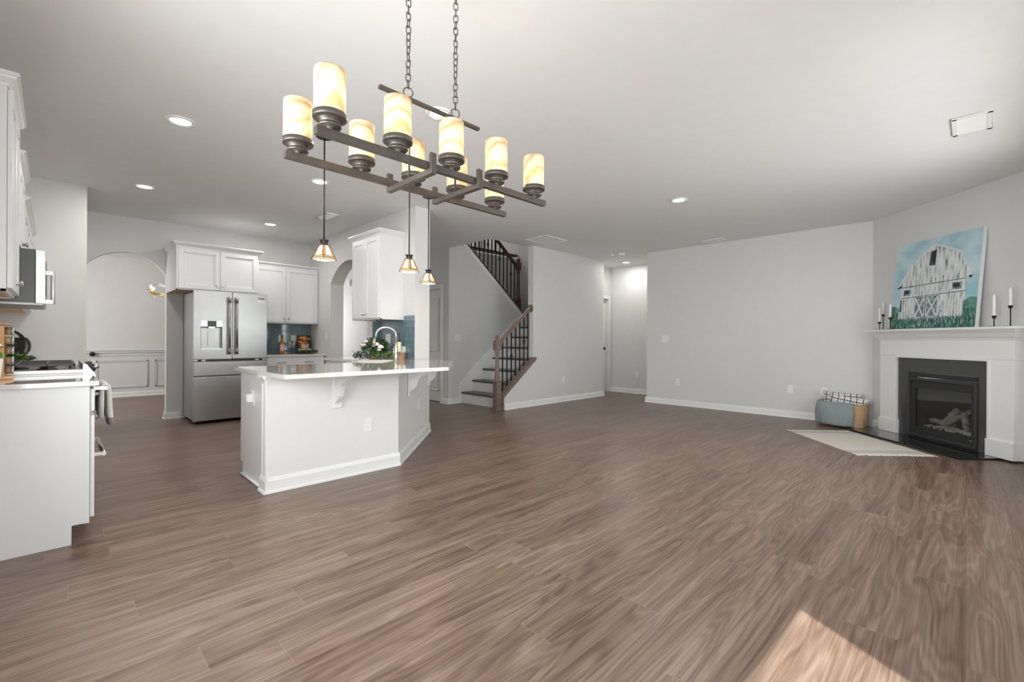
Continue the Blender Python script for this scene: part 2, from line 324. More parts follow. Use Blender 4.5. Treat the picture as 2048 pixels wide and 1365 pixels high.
# ------------------------------------------------------------------ mesh builder
class G:
    def __init__(s, M=None): s.v = []; s.f = []; s.mi = []; s.sm = []; s.M = M or Matrix(); s.cur = 0; s.mats = []
    def mat(s, m):
        if m not in s.mats: s.mats.append(m)
        s.cur = s.mats.index(m); return s
    def add(s, vs, fs, smooth=False):
        o = len(s.v); s.v += [tuple(s.M @ Vector(p)) for p in vs]
        for f in fs: s.f.append([i + o for i in f]); s.mi.append(s.cur); s.sm.append(smooth)
        return s
    def box(s, x0, x1, y0, y1, z0, z1):
        vs = [(x, y, z) for x in (x0, x1) for y in (y0, y1) for z in (z0, z1)]
        return s.add(vs, [(0, 1, 3, 2), (4, 6, 7, 5), (0, 4, 5, 1), (2, 3, 7, 6), (0, 2, 6, 4), (1, 5, 7, 3)])
    def prism(s, poly, a0, a1, axis='z'):
        def P(p, a):
            return (p[0], p[1], a) if axis == 'z' else ((p[0], a, p[1]) if axis == 'y' else (a, p[0], p[1]))
        n = len(poly); vs = [P(p, a0) for p in poly] + [P(p, a1) for p in poly]
        fs = [tuple(range(n)), tuple(range(2 * n - 1, n - 1, -1))] + [(i, (i + 1) % n, n + (i + 1) % n, n + i) for i in range(n)]
        return s.add(vs, fs)
    def cyl(s, p0, p1, r0, r1=None, n=16, cap=True):
        r1 = r0 if r1 is None else r1; p0 = Vector(p0); p1 = Vector(p1); d = (p1 - p0).normalized()
        u = d.orthogonal().normalized(); w_ = d.cross(u)
        vs = []
        for p, r in ((p0, r0), (p1, r1)):
            for i in range(n):
                a = 2 * math.pi * i / n; vs.append(p + (u * math.cos(a) + w_ * math.sin(a)) * r)
        s.add(vs, [(i, (i + 1) % n, n + (i + 1) % n, n + i) for i in range(n)], True)
        if cap:
            s.add(vs[:n], [tuple(range(n))]); s.add(vs[n:], [tuple(range(n))])
        return s
    def lathe(s, prof, c=(0, 0, 0), n=24, caps=True):
        vs = [(c[0] + r * math.cos(2 * math.pi * i / n), c[1] + r * math.sin(2 * math.pi * i / n), c[2] + z) for r, z in prof for i in range(n)]
        fs = []
        for k in range(len(prof) - 1):
            for i in range(n):
                j = (i + 1) % n; fs.append((k * n + i, k * n + j, (k + 1) * n + j, (k + 1) * n + i))
        s.add(vs, fs, True)
        for k in (0, len(prof) - 1):
            if caps and prof[k][0] > 1e-4: s.add(vs[k * n:(k + 1) * n], [tuple(range(n))])
        return s
    def tube(s, pts, r, n=8, closed=False):
        pts = [Vector(p) for p in pts]; N = len(pts); rs = r if isinstance(r, (list, tuple)) else [r] * N
        vs = []; u = None
        for i in range(N):
            a = pts[(i - 1) % N] if (closed or i > 0) else pts[i]; b = pts[(i + 1) % N] if (closed or i < N - 1) else pts[i]
            d = (b - a).normalized()
            if u is None: u = d.orthogonal().normalized()
            u = (u - d * u.dot(d)); u = u.normalized() if u.length > 1e-6 else d.orthogonal().normalized()
            w_ = d.cross(u)
            for k in range(n):
                t = 2 * math.pi * k / n; vs.append(pts[i] + (u * math.cos(t) + w_ * math.sin(t)) * rs[i])
        fs = []
        for i in range(N if closed else N - 1):
            j = (i + 1) % N
            for k in range(n): fs.append((i * n + k, i * n + (k + 1) % n, j * n + (k + 1) % n, j * n + k))
        s.add(vs, fs, True)
        if not closed: s.add(vs[:n], [tuple(range(n))]); s.add(vs[-n:], [tuple(range(n))])
        return s
    def ball(s, c, r, n=12, sc_=(1, 1, 1)):
        m = n // 2; prof = []
        vs = []
        for k in range(m + 1):
            t = math.pi * k / m
            for i in range(n):
                a = 2 * math.pi * i / n
                vs.append((c[0] + r * sc_[0] * math.sin(t) * math.cos(a), c[1] + r * sc_[1] * math.sin(t) * math.sin(a), c[2] + r * sc_[2] * math.cos(t)))
        fs = [(k * n + i, k * n + (i + 1) % n, (k + 1) * n + (i + 1) % n, (k + 1) * n + i) for k in range(m) for i in range(n)]
        return s.add(vs, fs, True)
    def leaf(s, p, d, L, W, rnd, bend=0.25):
        p = Vector(p); d = Vector(d).normalized(); u = d.cross(Vector((rnd.uniform(-1, 1), rnd.uniform(-1, 1), rnd.uniform(-1, 1)))).normalized(); nn = d.cross(u)
        ps = []
        for t, wd in ((0, 0.05), (0.3, 0.85), (0.6, 1.0), (0.85, 0.55), (1.0, 0.02)):
            c = p + d * L * t + nn * (-bend * L * t * t)
            ps.append(c + u * W * wd * 0.5 + nn * 0.12 * W); ps.append(c); ps.append(c - u * W * wd * 0.5 + nn * 0.12 * W)
        fs = []
        for k in range(4):
            for j in range(2): fs.append((3 * k + j, 3 * k + j + 1, 3 * k + 4 + j, 3 * k + 3 + j))
        ps = [Vector((q.x, q.y, max(q.z, 0.003))) for q in ps]
        return s.add(ps, fs, True)
    def build(s, name, mt=None, parent=None, loc=None, rot=None, bev=0.0, seg=2, recalc=True):
        me = bpy.data.meshes.new(name); me.from_pydata(s.v, [], s.f)
        bm = bmesh.new(); bm.from_mesh(me)
        bmesh.ops.remove_doubles(bm, verts=bm.verts, dist=1e-5)
        if recalc: bmesh.ops.recalc_face_normals(bm, faces=bm.faces)
        bm.to_mesh(me); bm.free()
        if s.mats:
            for m_ in s.mats: me.materials.append(m_)
        else: me.materials.append(mt)
        if len(me.polygons) == len(s.f):
            for p, i, q in zip(me.polygons, s.mi, s.sm): p.material_index = i if s.mats else 0; p.use_smooth = q
        else:
            for p in me.polygons: p.use_smooth = False
        o = bpy.data.objects.new(name, me); COL.objects.link(o)
        if parent: o.parent = parent
        if loc: o.location = loc
        if rot: o.rotation_euler = rot
        if bev:
            b = o.modifiers.new('bevel', 'BEVEL'); b.width = bev; b.segments = seg; b.limit_method = 'ANGLE'; b.angle_limit = R(40)
        return o
def thing(name, label, cat, loc=(0, 0, 0), rz=0, group=None):
    o = bpy.data.objects.new(name, None); COL.objects.link(o); o.location = loc; o.rotation_euler = (0, 0, rz); o.empty_display_size = 0.1
    return tag(o, label, cat, group)
def tag(o, label, cat, group=None, kind=None):
    o['label'] = label; o['category'] = cat
    if group: o['group'] = group
    if kind: o['kind'] = kind
    return o
def struct(name, g, m=None, bev=0.0, label=None, parent=None):
    o = g.build(name, m, parent, bev=bev)
    if parent is None:
        o['kind'] = 'structure'
        if label: o['label'] = label
    return o
def dup(src, loc, rz=None, label=None, group=None):
    r = src.copy(); COL.objects.link(r); r.location = loc
    if rz is not None: r.rotation_euler = (0, 0, rz)
    if label: r['label'] = label
    if group: r['group'] = group
    for ch in [c for c in bpy.data.objects if c.parent == src]:
        c2 = ch.copy(); COL.objects.link(c2); c2.parent = r
        for g2 in [c for c in bpy.data.objects if c.parent == ch]:
            d2 = g2.copy(); COL.objects.link(d2); d2.parent = c2
    return r

H = 2.74
def arch_outline(a0, a1, xa, xb, spring, rise, top, base=0.0, n=28):
    w_ = (xb - xa) / 2; rad = (w_ * w_ + rise * rise) / (2 * rise); cz = spring + rise - rad; cx_ = (xa + xb) / 2
    half = math.asin(min(1, w_ / rad)); pts = [(a0, base), (xa, base)]
    for i in range(n + 1):
        t = -half + 2 * half * i / n; pts.append((cx_ + rad * math.sin(t), cz + rad * math.cos(t)))
    return pts + [(xb, base), (a1, base), (a1, top), (a0, top)]
# baseboard profile extruded along a straight run; out = unit vector into the room
def baseboard(g, p0, p1, out, h=0.10, e0=0.0, e1=0.0):
    p0 = Vector((*p0, 0)); p1 = Vector((*p1, 0)); d = (p1 - p0).normalized(); o = Vector((*out, 0))
    p0 = p0 - d * e0; p1 = p1 + d * e1
    prof = [(0.0005, 0), (0.026, 0), (0.026, 0.010), (0.022, 0.018), (0.015, 0.021), (0.014, h - 0.028), (0.010, h - 0.018), (0.006, h - 0.004), (0.0005, h)]
    vs = [p + o * a + Vector((0, 0, z)) for p in (p0, p1) for a, z in prof]; n = len(prof)
    g.add(vs, [tuple(range(n)), tuple(range(2 * n - 1, n - 1, -1))] + [(i, (i + 1) % n, n + (i + 1) % n, n + i) for i in range(n)])
    return g

# ================================================================== SHELL
struct('floor', G().box(-3.2, 9.6, -1.7, 12.0, -0.06, 0.0), FLOORM)
g = G()
g.box(-3.2, 4.89, -1.7, 12.0, H, H + 0.12).box(4.89, 9.6, -1.7, 5.40, H, H + 0.12).box(4.89, 9.6, 7.745, 12.0, H, H + 0.12).box(7.95, 9.6, 5.40, 7.62, H, H + 0.12)
struct('ceiling', g, CEIL)
# nook and family room walls behind and beside the camera
struct('wall_left', G().box(-0.66, -0.52, -1.5, 0.5, 0, H).box(-0.66, -0.52, 0.5, 2.6, 0, 0.8).box(-0.66, -0.52, 0.5, 2.6, 2.1, H).box(-0.66, -0.52, 2.6, 6.64, 0, H), WALL)
g = G(); g.box(-0.62, -0.56, 0.5, 2.6, 0.8, 0.85).box(-0.62, -0.56, 0.5, 2.6, 2.05, 2.1)
for yy in (0.5, 1.18, 1.87, 2.55): g.box(-0.62, -0.56, yy, yy + 0.05, 0.8, 2.1)
wl_ = struct('window_added', g, TRIM); G().box(-0.592, -0.588, 0.52, 2.58, 0.82, 2.08).build('pane', PANE, wl_)  # unseen window, added so fill light can enter from the left
g = G()
g.box(-0.66, -0.33, -1.65, -1.502, 0, H).box(-0.33, 1.09, -1.65, -1.5, 2.05, H).box(1.09, 2.75, -1.65, -1.5, 0, H)
struct('wall_back', g, WALL)
struct('wall_nook_side', G().box(2.6, 2.75, -1.5, -0.62, 0, H), WALL)
g = G()
g.box(2.75, 2.95, -0.77, -0.62, 0, H).box(2.95, 5.65, -0.77, -0.62, 0, 0.5).box(2.95, 5.65, -0.77, -0.62, 2.3, H).box(5.65, 6.2, -0.77, -0.62, 0, H)
struct('wall_family_back', g, WALL)
def window(name, x0, x1, y, z0, z1, nx):
    f = G(); t = 0.05
    f.box(x0, x1, y - .1, y - .04, z0, z0 + t).box(x0, x1, y - .1, y - .04, z1 - t, z1)
    for i in range(nx + 1):
        xx = x0 + (x1 - x0 - t) * i / nx; f.box(xx, xx + t, y - .1, y - .04, z0, z1)
    f.box(x0, x1, y - .095, y - .045, (z0 + z1) / 2 - .02, (z0 + z1) / 2 + .02)
    o = struct(name, f, TRIM)
    G().box(x0 + .02, x1 - .02, y - .072, y - .068, z0 + .02, z1 - .02).build('pane', PANE, o)
window('window_1', 2.95, 5.65, -0.62, 0.5, 2.3, 3)
f = G(); 
for a in (-0.33, 0.30, 1.03): f.box(a, a + 0.06, -1.61, -1.55, 0, 2.05)
f.box(-0.33, 1.09, -1.61, -1.55, 1.99, 2.05).box(-0.33, 1.09, -1.61, -1.55, 0, 0.04)
o = struct('door_1', f, TRIM); G().box(-0.28, 1.04, -1.582, -1.578, 0.04, 1.99).build('pane', PANE, o)
struct('ground', G().box(-12, 14, -14, -1.7, -0.12, -0.07), GROUND)
struct('trim_sun_blocker', G().box(1.62, 6.6, -3.6, -0.9, 2.88, 2.96), TRIM)  # unseen slab added outside to keep direct sun off the family window
# diagonal fireplace wall in its own frame: s along the wall, d into the room
E0 = 6.8 * S2
FP = Matrix(((S2, -S2, 0, E0 * S2), (S2, S2, 0, -E0 * S2), (0, 0, 1, 0), (0, 0, 0, 1)))
def fp_loc(s_, d_, z_=0): return tuple(FP @ Vector((s_, d_, z_)))
g = G(FP); g.box(3.96, 4.61, -0.12, 0, 0, H).box(5.405, 6.08, -0.12, 0, 0, H).box(4.61, 5.405, -0.12, 0, 0.775, H)
struct('wall_fireplace', g, WALL)
struct('wall_family', G().prism([(0.9, 0), (4.18, 0), (4.18, H), (0.9, H)], 7.7, 7.83, 'x'), WALL)
struct('wall_hall_right', G().box(7.83, 8.75, 4.05, 4.18, 0, H), WALL)
struct('wall_hall_back', G().box(8.75, 8.87, 4.05, 5.75, 0, H), WALL)
# hall left wall with a doorway
g = G(); g.box(7.90, 7.97, 5.63, 5.74, 0, H).box(7.97, 8.66, 5.63, 5.74, 2.05, H).box(8.66, 8.75, 5.63, 5.74, 0, H)
struct('wall_hall_left', g, WALL)
# stair front wall with sloping bottom of the pony wall
SF = 5.26
g = G(); g.prism([(5.78, 0), (7.905, 0), (7.905, H), (5.78, H)], SF, SF + 0.12, 'y')
g.prism([(5.055, 0), (5.78, 0), (5.78, 0.79), (5.055, 0.20)], SF, SF + 0.12, 'y')
struct('wall_stair_front', g, WALL)
struct('wall_stair_right', G().box(7.80, 7.905, SF + 0.12, 7.62, 0, 5.5), WALL)
# wall under the upper flight
g = G(); g.prism([(4.87, 0), (6.74, 0), (6.74, 1.66), (5.05, 3.03), (4.87, 3.12)], 6.42, 6.53, 'y')
struct('wall_stair_left', g, WALL)
g = G(); g.box(4.87, 4.98, 6.53, 6.62, 0, H).box(4.87, 4.98, 6.62, 7.45, 2.06, H).box(4.87, 4.98, 7.45, 12.0, 0, H)
struct('wall_foyer', g, WALL)
struct('wall_stair_back', G().box(4.98, 7.8, 7.62, 7.74, 0, 3.05), WALL)
# upstairs
struct('floor_upstairs', G().box(4.2, 9.0, 7.74, 10.2, 2.87, 3.05), FLOORM)
g = G(); g.box(4.2, 9.0, 10.2, 10.3, 3.05, 5.5).box(4.1, 4.2, 5.0, 10.3, 2.87, 5.5).box(4.2, 8.0, 5.0, 5.1, 2.87, 5.5).box(7.95, 8.05, 5.1, 10.2, 3.05, 5.5)
struct('wall_upstairs', g, WALL)
struct('ceiling_upstairs', G().box(4.1, 9.0, 5.0, 10.3, 5.5, 5.6), CEIL)
struct('trim_stairwell', G().box(4.2, 4.89, 5.1, 7.62, 2.87, 3.05).box(4.89, 7.8, 5.1, 5.39, 2.87, 3.05), TRIM)
# kitchen walls
struct('wall_kitchen_return', G().box(-0.66, 0.245, 6.64, 6.76, 0, H).box(0.125, 0.245, 6.76, 7.9, 0, H), WALL)
struct('wall_fridge', G().prism(arch_outline(0.245, 3.28, 0.245, 1.105, 1.985, 0.285, H), 7.9, 8.02, 'y'), WALL)
struct('wall_arch', G().prism(arch_outline(4.72, 7.9, 5.905, 7.10, 1.99, 0.31, H), 3.07, 3.28, 'x'), WALL)
struct('wall_arch_front', G().box(3.28, 3.40, 8.02, 12.0, 0, H), WALL)
struct('wall_dining_back', G().box(-3.1, 4.87, 11.45, 11.6, 0, H), WALL)
struct('wall_dining_left', G().box(-1.75, -1.62, 6.76, 11.45, 0, H), WALL)
struct('ceiling_dining', G().box(-1.6, 3.28, 8.02, 11.45, 2.68, H), CEIL)
struct('trim_backsplash_fridge', G().box(2.17, 3.07, 7.892, 7.90, 0.89, 1.37), TILEX)
struct('trim_backsplash_sink', G().box(3.062, 3.07, 4.72, 5.74, 0.89, 1.42), TILEY)

# baseboards
bb = [('baseboard_family', [((7.7, 1.0), (7.7, 4.18), (-1, 0), 0, .026)]),
      ('baseboard_family_return', [((7.7, 4.18), (8.75, 4.18), (0, 1), 0, 0)]),
      ('baseboard_hall_back', [((8.75, 4.2), (8.75, 5.63), (-1, 0), 0, 0)]),
      ('baseboard_stair_front', [((5.10, SF), (7.905, SF), (0, -1), 0, .026)]),
      ('baseboard_stair_end', [((7.905, SF), (7.905, 5.6), (1, 0), 0.0, 0)]),
      ('baseboard_stair_left', [((4.87, 6.42), (5.10, 6.42), (0, -1), .026, 0)]),
      ('baseboard_foyer', [((4.87, 6.42), (4.87, 6.60), (-1, 0), .0, 0), ((4.87, 7.52), (4.87, 11.4), (-1, 0), 0, 0)]),
      ('baseboard_fridge', [((1.105, 7.9), (1.27, 7.9), (0, -1), .026, 0)]),
      ('baseboard_arch_jamb', [((1.105, 7.9), (1.105, 8.02), (-1, 0), 0, .0)]),
      ('baseboard_dining', [((-1.6, 11.45), (4.8, 11.45), (0, -1), 0, 0)]),
      ('baseboard_kitchen_arch', [((3.07, 7.10), (3.07, 7.26), (-1, 0), 0, 0)])]
for nm, runs in bb:
    g = G()
    for a, b_, o_, e0, e1 in runs: baseboard(g, a, b_, o_, 0.10, e0, e1)
    struct(nm, g, TRIM)
g = G()
for s0, s1 in ((5.86, 6.06), (3.98, 4.21)):
    p0 = FP @ Vector((s0, 0, 0)); p1 = FP @ Vector((s1, 0, 0)); baseboard(g, (p0.x, p0.y), (p1.x, p1.y), (-S2, S2))
struct('baseboard_fireplace', g, TRIM)

# pantry door with casing in the foyer wall
d = G(); d.box(4.92, 4.96, 6.66, 7.42, 0.012, 2.04)
o = struct('door_2', d, TRIM)
p = G()
for z0, z1, yy0, yy1 in ((0.92, 1.88, 6.77, 7.31), (0.20, 0.74, 6.77, 7.31)):
    t = 0.022
    for q in ((yy0, yy1, z0, z0 + t), (yy0, yy1, z1 - t, z1), (yy0, yy0 + t, z0, z1), (yy1 - t, yy1, z0, z1)): p.box(4.906, 4.921, *q)
    p.box(4.914, 4.921, yy0 + 0.05, yy1 - 0.05, z0 + 0.05, z1 - 0.05)
p.build('door_panel', TRIM, o, bev=0.004)
for z in (0.25, 1.07, 1.84): G().box(4.899, 4.921, 6.655, 6.675, z - 0.045, z + 0.045).build('hinge', CHROME, o)
g = G(); g.box(4.853, 4.87, 6.595, 6.66, 0, 2.11).box(4.853, 4.87, 7.42, 7.485, 0, 2.11).box(4.853, 4.87, 6.66, 7.42, 2.045, 2.11)
g.box(4.87, 4.98, 6.62, 6.66, 0, 2.06).box(4.87, 4.98, 7.42, 7.45, 0, 2.06).box(4.87, 4.98, 6.62, 7.45, 2.045, 2.06)
struct('trim_pantry_casing', g, TRIM, 0.003)
# hall door casing
g = G(); g.box(7.905, 7.975, 5.612, 5.63, 0, 2.11).box(8.655, 8.72, 5.612, 5.63, 0, 2.11).box(7.975, 8.655, 5.612, 5.63, 2.04, 2.11)
g.box(7.97, 7.985, 5.63, 5.74, 0, 2.05).box(8.645, 8.66, 5.63, 5.74, 0, 2.05)
struct('trim_hall_casing', g, TRIM, 0.003)
o = struct('door_3', G().box(7.99, 8.64, 5.70, 5.735, 0.01, 2.04), TRIM)
G().ball((8.56, 5.67, 0.95), 0.028).build('door_knob', IRON, o)
# wainscot in dining room
g = G(); g.box(-1.6, 4.8, 11.425, 11.45, 0.845, 0.885).box(-1.6, 4.8, 11.41, 11.45, 0.885, 0.90).box(-1.6, 4.8, 11.437, 11.45, 0.79, 0.806)
x = -1.2
while x < 4.4:
    x0, x1 = x + 0.0, x + 0.76; t = 0.025
    for q in ((x0, x1, 0.18, 0.18 + t), (x0, x1, 0.70 - t, 0.70), (x0, x0 + t, 0.18, 0.70), (x1 - t, x1, 0.18, 0.70)): g.box(q[0], q[1], 11.435, 11.45, q[2], q[3])
    x += 0.875
struct('trim_wainscot', g, mat('wainscot_paint', (0.66, 0.66, 0.65), 0.4), 0.003)

# ================================================================== STAIRS
RISE, RUN = 0.199, 0.248
st = thing('staircase', 'lower flight of the staircase with dark stained treads and white risers', 'stairs', (5.14, 5.9, 0))
ox, oy = -5.14, -5.9
T = Matrix.Translation((ox, oy, 0))
for k in range(1, 8):
    xn = 5.14 + RUN * (k - 1); yr = 5.375 if k > 1 else 5.36
    G(T).box(xn, xn + RUN + 0.02, yr + 0.006, 6.405, RISE * k - 0.032, RISE * k).build('tread', WOODDK, st, bev=0.009, seg=3)
    G(T).box(xn + 0.026, xn + 0.040, 5.39, 6.405, RISE * (k - 1), RISE * k - 0.032).build('riser', TRIM, st)
G(T).box(6.876, 7.79, 5.39, 7.6, RISE * 8 - 0.20, RISE * 8).build('landing', WOODDK, st)
sk = G(T); sk.prism([(5.09, 0), (5.17, 0), (6.86, 1.39), (6.86, 1.62), (6.62, 1.62), (5.16, 0.405), (5.09, 0.33)], 6.403, 6.4185, 'y')
sk.build('skirt_board', TRIM, st, bev=0.002)

def newel(g, x, y, z0, ztop, w_=0.10, box_lo=0.45, box_hi=0.21):
    h = w_ / 2
    g.box(x - h, x + h, y - h, y + h, z0, z0 + box_lo)
    zb = ztop - 0.085
    g.box(x - h, x + h, y - h, y + h, zb - box_hi + 0.06, zb)
    za, zc = z0 + box_lo, zb - box_hi + 0.06
    L = zc - za
    g.lathe([(0.045, 0), (0.048, 0.02), (0.034, 0.04), (0.042, 0.06), (0.040, 0.12), (0.028, L * 0.82), (0.026, L - 0.09), (0.038, L - 0.075), (0.030, L - 0.06), (0.040, L - 0.03), (0.044, L)], (x, y, za), 20)
    g.lathe([(0.046, 0), (0.042, 0.012), (0.022, 0.022), (0.020, 0.032), (0.036, 0.045), (0.040, 0.06), (0.032, 0.075), (0.012, 0.085)], (x, y, zb), 20)
    return g
def baluster(x, y, z0, z1, basket=None):
    g = G(); h = 0.008
    g.box(x - h, x + h, y - h, y + h, z0, z1); g.box(x - .012, x + .012, y - .012, y + .012, z0 - 0.008, z0 + 0.012)
    if basket:
        for k in range(4):
            a = k * math.pi / 2; pts = []
            for i in range(9):
                t = i / 8; rr = 0.028 * math.sin(math.pi * t); aa = a + t * 2.4
                pts.append((x + rr * math.cos(aa), y + rr * math.sin(aa), basket - 0.045 + 0.09 * t))
            g.tube(pts, 0.004, 6)
    else:
        m_ = (z0 + z1) / 2
        pts = [(x + 0.006 * math.cos(i * 1.3), y + 0.006 * math.sin(i * 1.3), m_ - 0.22 + 0.02 * i) for i in range(23)]
        g.tube(pts, 0.0055, 6)
    return g
r1 = thing('stair_railing', 'lower stair railing with brown newel post and black iron balusters', 'stair railing', (5.0, 5.32, 0))
T = Matrix.Translation((-5.0, -5.32, 0))
def put(g, M_):
    g.v = [tuple(M_ @ Vector(p)) for p in g.v]; return g
g = newel(G(T), 5.0, 5.32, 0, 1.20); g.build('newel_post', WOODBR, r1, bev=0.004)
def sl(x): return 0.295 + (x - 5.10) * 0.80
cp = G(T); cp.prism([(5.052, sl(5.052) - 0.075), (5.85, sl(5.85) - 0.10), (5.85, sl(5.78)), (5.79, sl(5.78)), (5.052, sl(5.052))], 5.235, 5.40, 'y')
cp.build('sloped_cap', WOODBR, r1, bev=0.006)
G(T).box(5.045, 5.075, 5.235, 5.30, 0, 0.22).build('base_cleat', WOODBR, r1)
def rl(x): return 1.075 + (x - 5.05) * 0.835
hr = G(T); x0, x1 = 5.05, 5.765
for (ya, yb, za, zb_) in ((-.030, .030, 0.0, 0.022), (-.024, .024, -0.028, 0.0), (-.018, .018, 0.022, 0.036)):
    vs = [(x, 5.32 + y, rl(x) + z) for x in (x0, x1) for y in (ya, yb) for z in (za, zb_)]
    hr.add(vs, [(0, 1, 3, 2), (4, 6, 7, 5), (0, 4, 5, 1), (2, 3, 7, 6), (0, 2, 6, 4), (1, 5, 7, 3)])
hr.build('handrail', mat('stained_rail_wood', (0.24, 0.155, 0.105), 0.3, var=0.3, vscale=16), r1, bev=0.006)
G(T).cyl((5.760, 5.32, rl(5.765)), (5.779, 5.32, rl(5.765)), 0.062, 0.068, 24).build('rosette', WOODBR, r1, bev=0.004)
for i in range(7):
    x = 5.117 + 0.0995 * i
    b_ = baluster(x, 5.32, sl(x), rl(x) - 0.02, basket=(sl(x) + rl(x)) / 2 - 0.02 if i in (2, 5) else None)
    put(b_, T).build('baluster', IRON, r1)

# upper flight: stringer trim, cap, newel, rail, balusters
r2 = thing('stair_railing', 'upper stair railing climbing through the ceiling opening with iron balusters', 'stair railing', (6.66, 6.47, 1.66))
T = Matrix.Translation((-6.66, -6.47, -1.66))
def su(x): return 1.69 + (6.74 - x) * 0.806
G(T).prism([(6.745, 1.0), (6.765, 1.0), (6.765, su(6.765)), (5.0, su(5.0)), (5.0, su(5.0) - 0.035), (6.745, su(6.765) - 0.03)], 6.40, 6.55, 'y').build('sloped_cap', WOODUP, r2)
newel(G(T), 6.66, 6.475, 1.76, 2.78, 0.085, 0.2, 0.2).build('newel_post', WOODUP, r2, bev=0.004)
def ru(x): return 2.62 + (6.62 - x) * 0.806
hr = G(T); x0, x1 = 5.0, 6.62
for (ya, yb, za, zb_) in ((-.030, .030, -0.01, 0.022), (-.022, .022, -0.04, -0.01)):
    vs = [(x, 6.475 + y, ru(x) + z) for x in (x0, x1) for y in (ya, yb) for z in (za, zb_)]
    hr.add(vs, [(0, 1, 3, 2), (4, 6, 7, 5), (0, 4, 5, 1), (2, 3, 7, 6), (0, 2, 6, 4), (1, 5, 7, 3)])
hr.build('handrail', WOODUP, r2, bev=0.005)
for i in range(14):
    x = 6.55 - 0.103 * i
    b_ = baluster(x, 6.475, su(x), ru(x) - 0.03, basket=su(x) + 0.52 if i in (1, 4, 7, 10, 13) else None)
    put(b_, T).build('baluster', IRON, r2)
g = G(); g.prism([(6.735, su(6.735) - 0.03), (5.0, su(5.0) - 0.03), (5.0, su(5.0) - 0.13), (6.64, su(6.64) - 0.13), (6.64, 0.9), (6.735, 0.9)], 6.402, 6.4195, 'y')
struct('trim_stair_skirt', g, TRIM, 0.002)
r3 = thing('stair_railing', 'landing guard railing seen upstairs through the ceiling opening', 'stair railing', (6.0, 7.6, 3.05))
T = Matrix.Translation((-6.0, -7.6, -3.05))
G(T).box(4.9, 7.78, 7.58, 7.73, 3.105, 3.15).build('floor_nosing', WOODUP, r3, bev=0.006)
for i in range(22):
    x = 5.0 + 0.1 * i; put(baluster(x, 7.65, 3.14, 4.05), T).build('baluster', IRON, r3)
G(T).box(4.9, 7.25, 7.62, 7.68, 4.05, 4.10).build('handrail', WOODUP, r3, bev=0.006)

# ================================================================== CABINET HELPERS
def shaker(M_, w_, h_, t=0.019, rail=0.056):
    """door in local frame: x 0..w, z 0..h, front at y=-t (faces -y)"""
    g = G(M_)
    g.box(0, rail, -t, 0, 0, h_).box(w_ - rail, w_, -t, 0, 0, h_).box(rail, w_ - rail, -t, 0, 0, rail).box(rail, w_ - rail, -t, 0, h_ - rail, h_)
    g.box(rail, w_ - rail, -t + 0.010, -0.001, rail, h_ - rail)
    b = 0.012
    for q in ((rail, rail + b, rail, h_ - rail), (w_ - rail - b, w_ - rail, rail, h_ - rail), (rail, w_ - rail, rail, rail + b), (rail, w_ - rail, h_ - rail - b, h_ - rail)):
        g.box(q[0], q[1], -t + 0.005, -t + 0.012, q[2], q[3])
    return g
def knob(M_, x, z, y=-0.019):
    g = G(M_); p = Vector((x, y, z))
    g.cyl(p, p + Vector((0, -0.004, 0)), 0.009, n=12); g.cyl(p + Vector((0, -0.003, 0)), p + Vector((0, -0.016, 0)), 0.0055, n=12)
    g.cyl(p + Vector((0, -0.014, 0)), p + Vector((0, -0.022, 0)), 0.008, 0.0145, n=14); g.cyl(p + Vector((0, -0.022, 0)), p + Vector((0, -0.027, 0)), 0.0145, 0.011, n=14)
    return g
def barpull(M_, x0, x1, z, y=-0.019, r=0.0055, out=0.03):
    g = G(M_); g.tube([(x0, y, z), (x0 + 0.006, y - out * .8, z), (x0 + 0.02, y - out, z), (x1 - 0.02, y - out, z), (x1 - 0.006, y - out * .8, z), (x1, y, z)], r, 8); return g
def crown(M_, x0, x1, y0, z0, left=True, right=True, dpt=0.30, hh=0.06, out=0.045):
    """crown moulding ring around top of a cabinet; front faces -y at y0; sits from z0 to z0+hh"""
    prof = [(0.0, 0.0), (0.006, 0.0), (0.008, 0.012), (0.020, 0.024), (0.034, 0.036), (0.036, 0.044), (out, 0.048), (out, hh), (0.0, hh)]
    g = G(M_); rows = []
    for a, z in prof:
        rows.append([(x0 - (a if left else 0), y0 + dpt, z0 + z), (x0 - (a if left else 0), y0 - a, z0 + z), (x1 + (a if right else 0), y0 - a, z0 + z), (x1 + (a if right else 0), y0 + dpt, z0 + z)])
    vs = [p for r in rows for p in r]; fs = []
    for i in range(len(prof)):
        j = (i + 1) % len(prof)
        for k in range(3): fs.append((i * 4 + k, i * 4 + k + 1, j * 4 + k + 1, j * 4 + k))
    fs.append(tuple(i * 4 for i in range(len(prof)))); fs.append(tuple(i * 4 + 3 for i in range(len(prof))))
    return g.add(vs, fs)
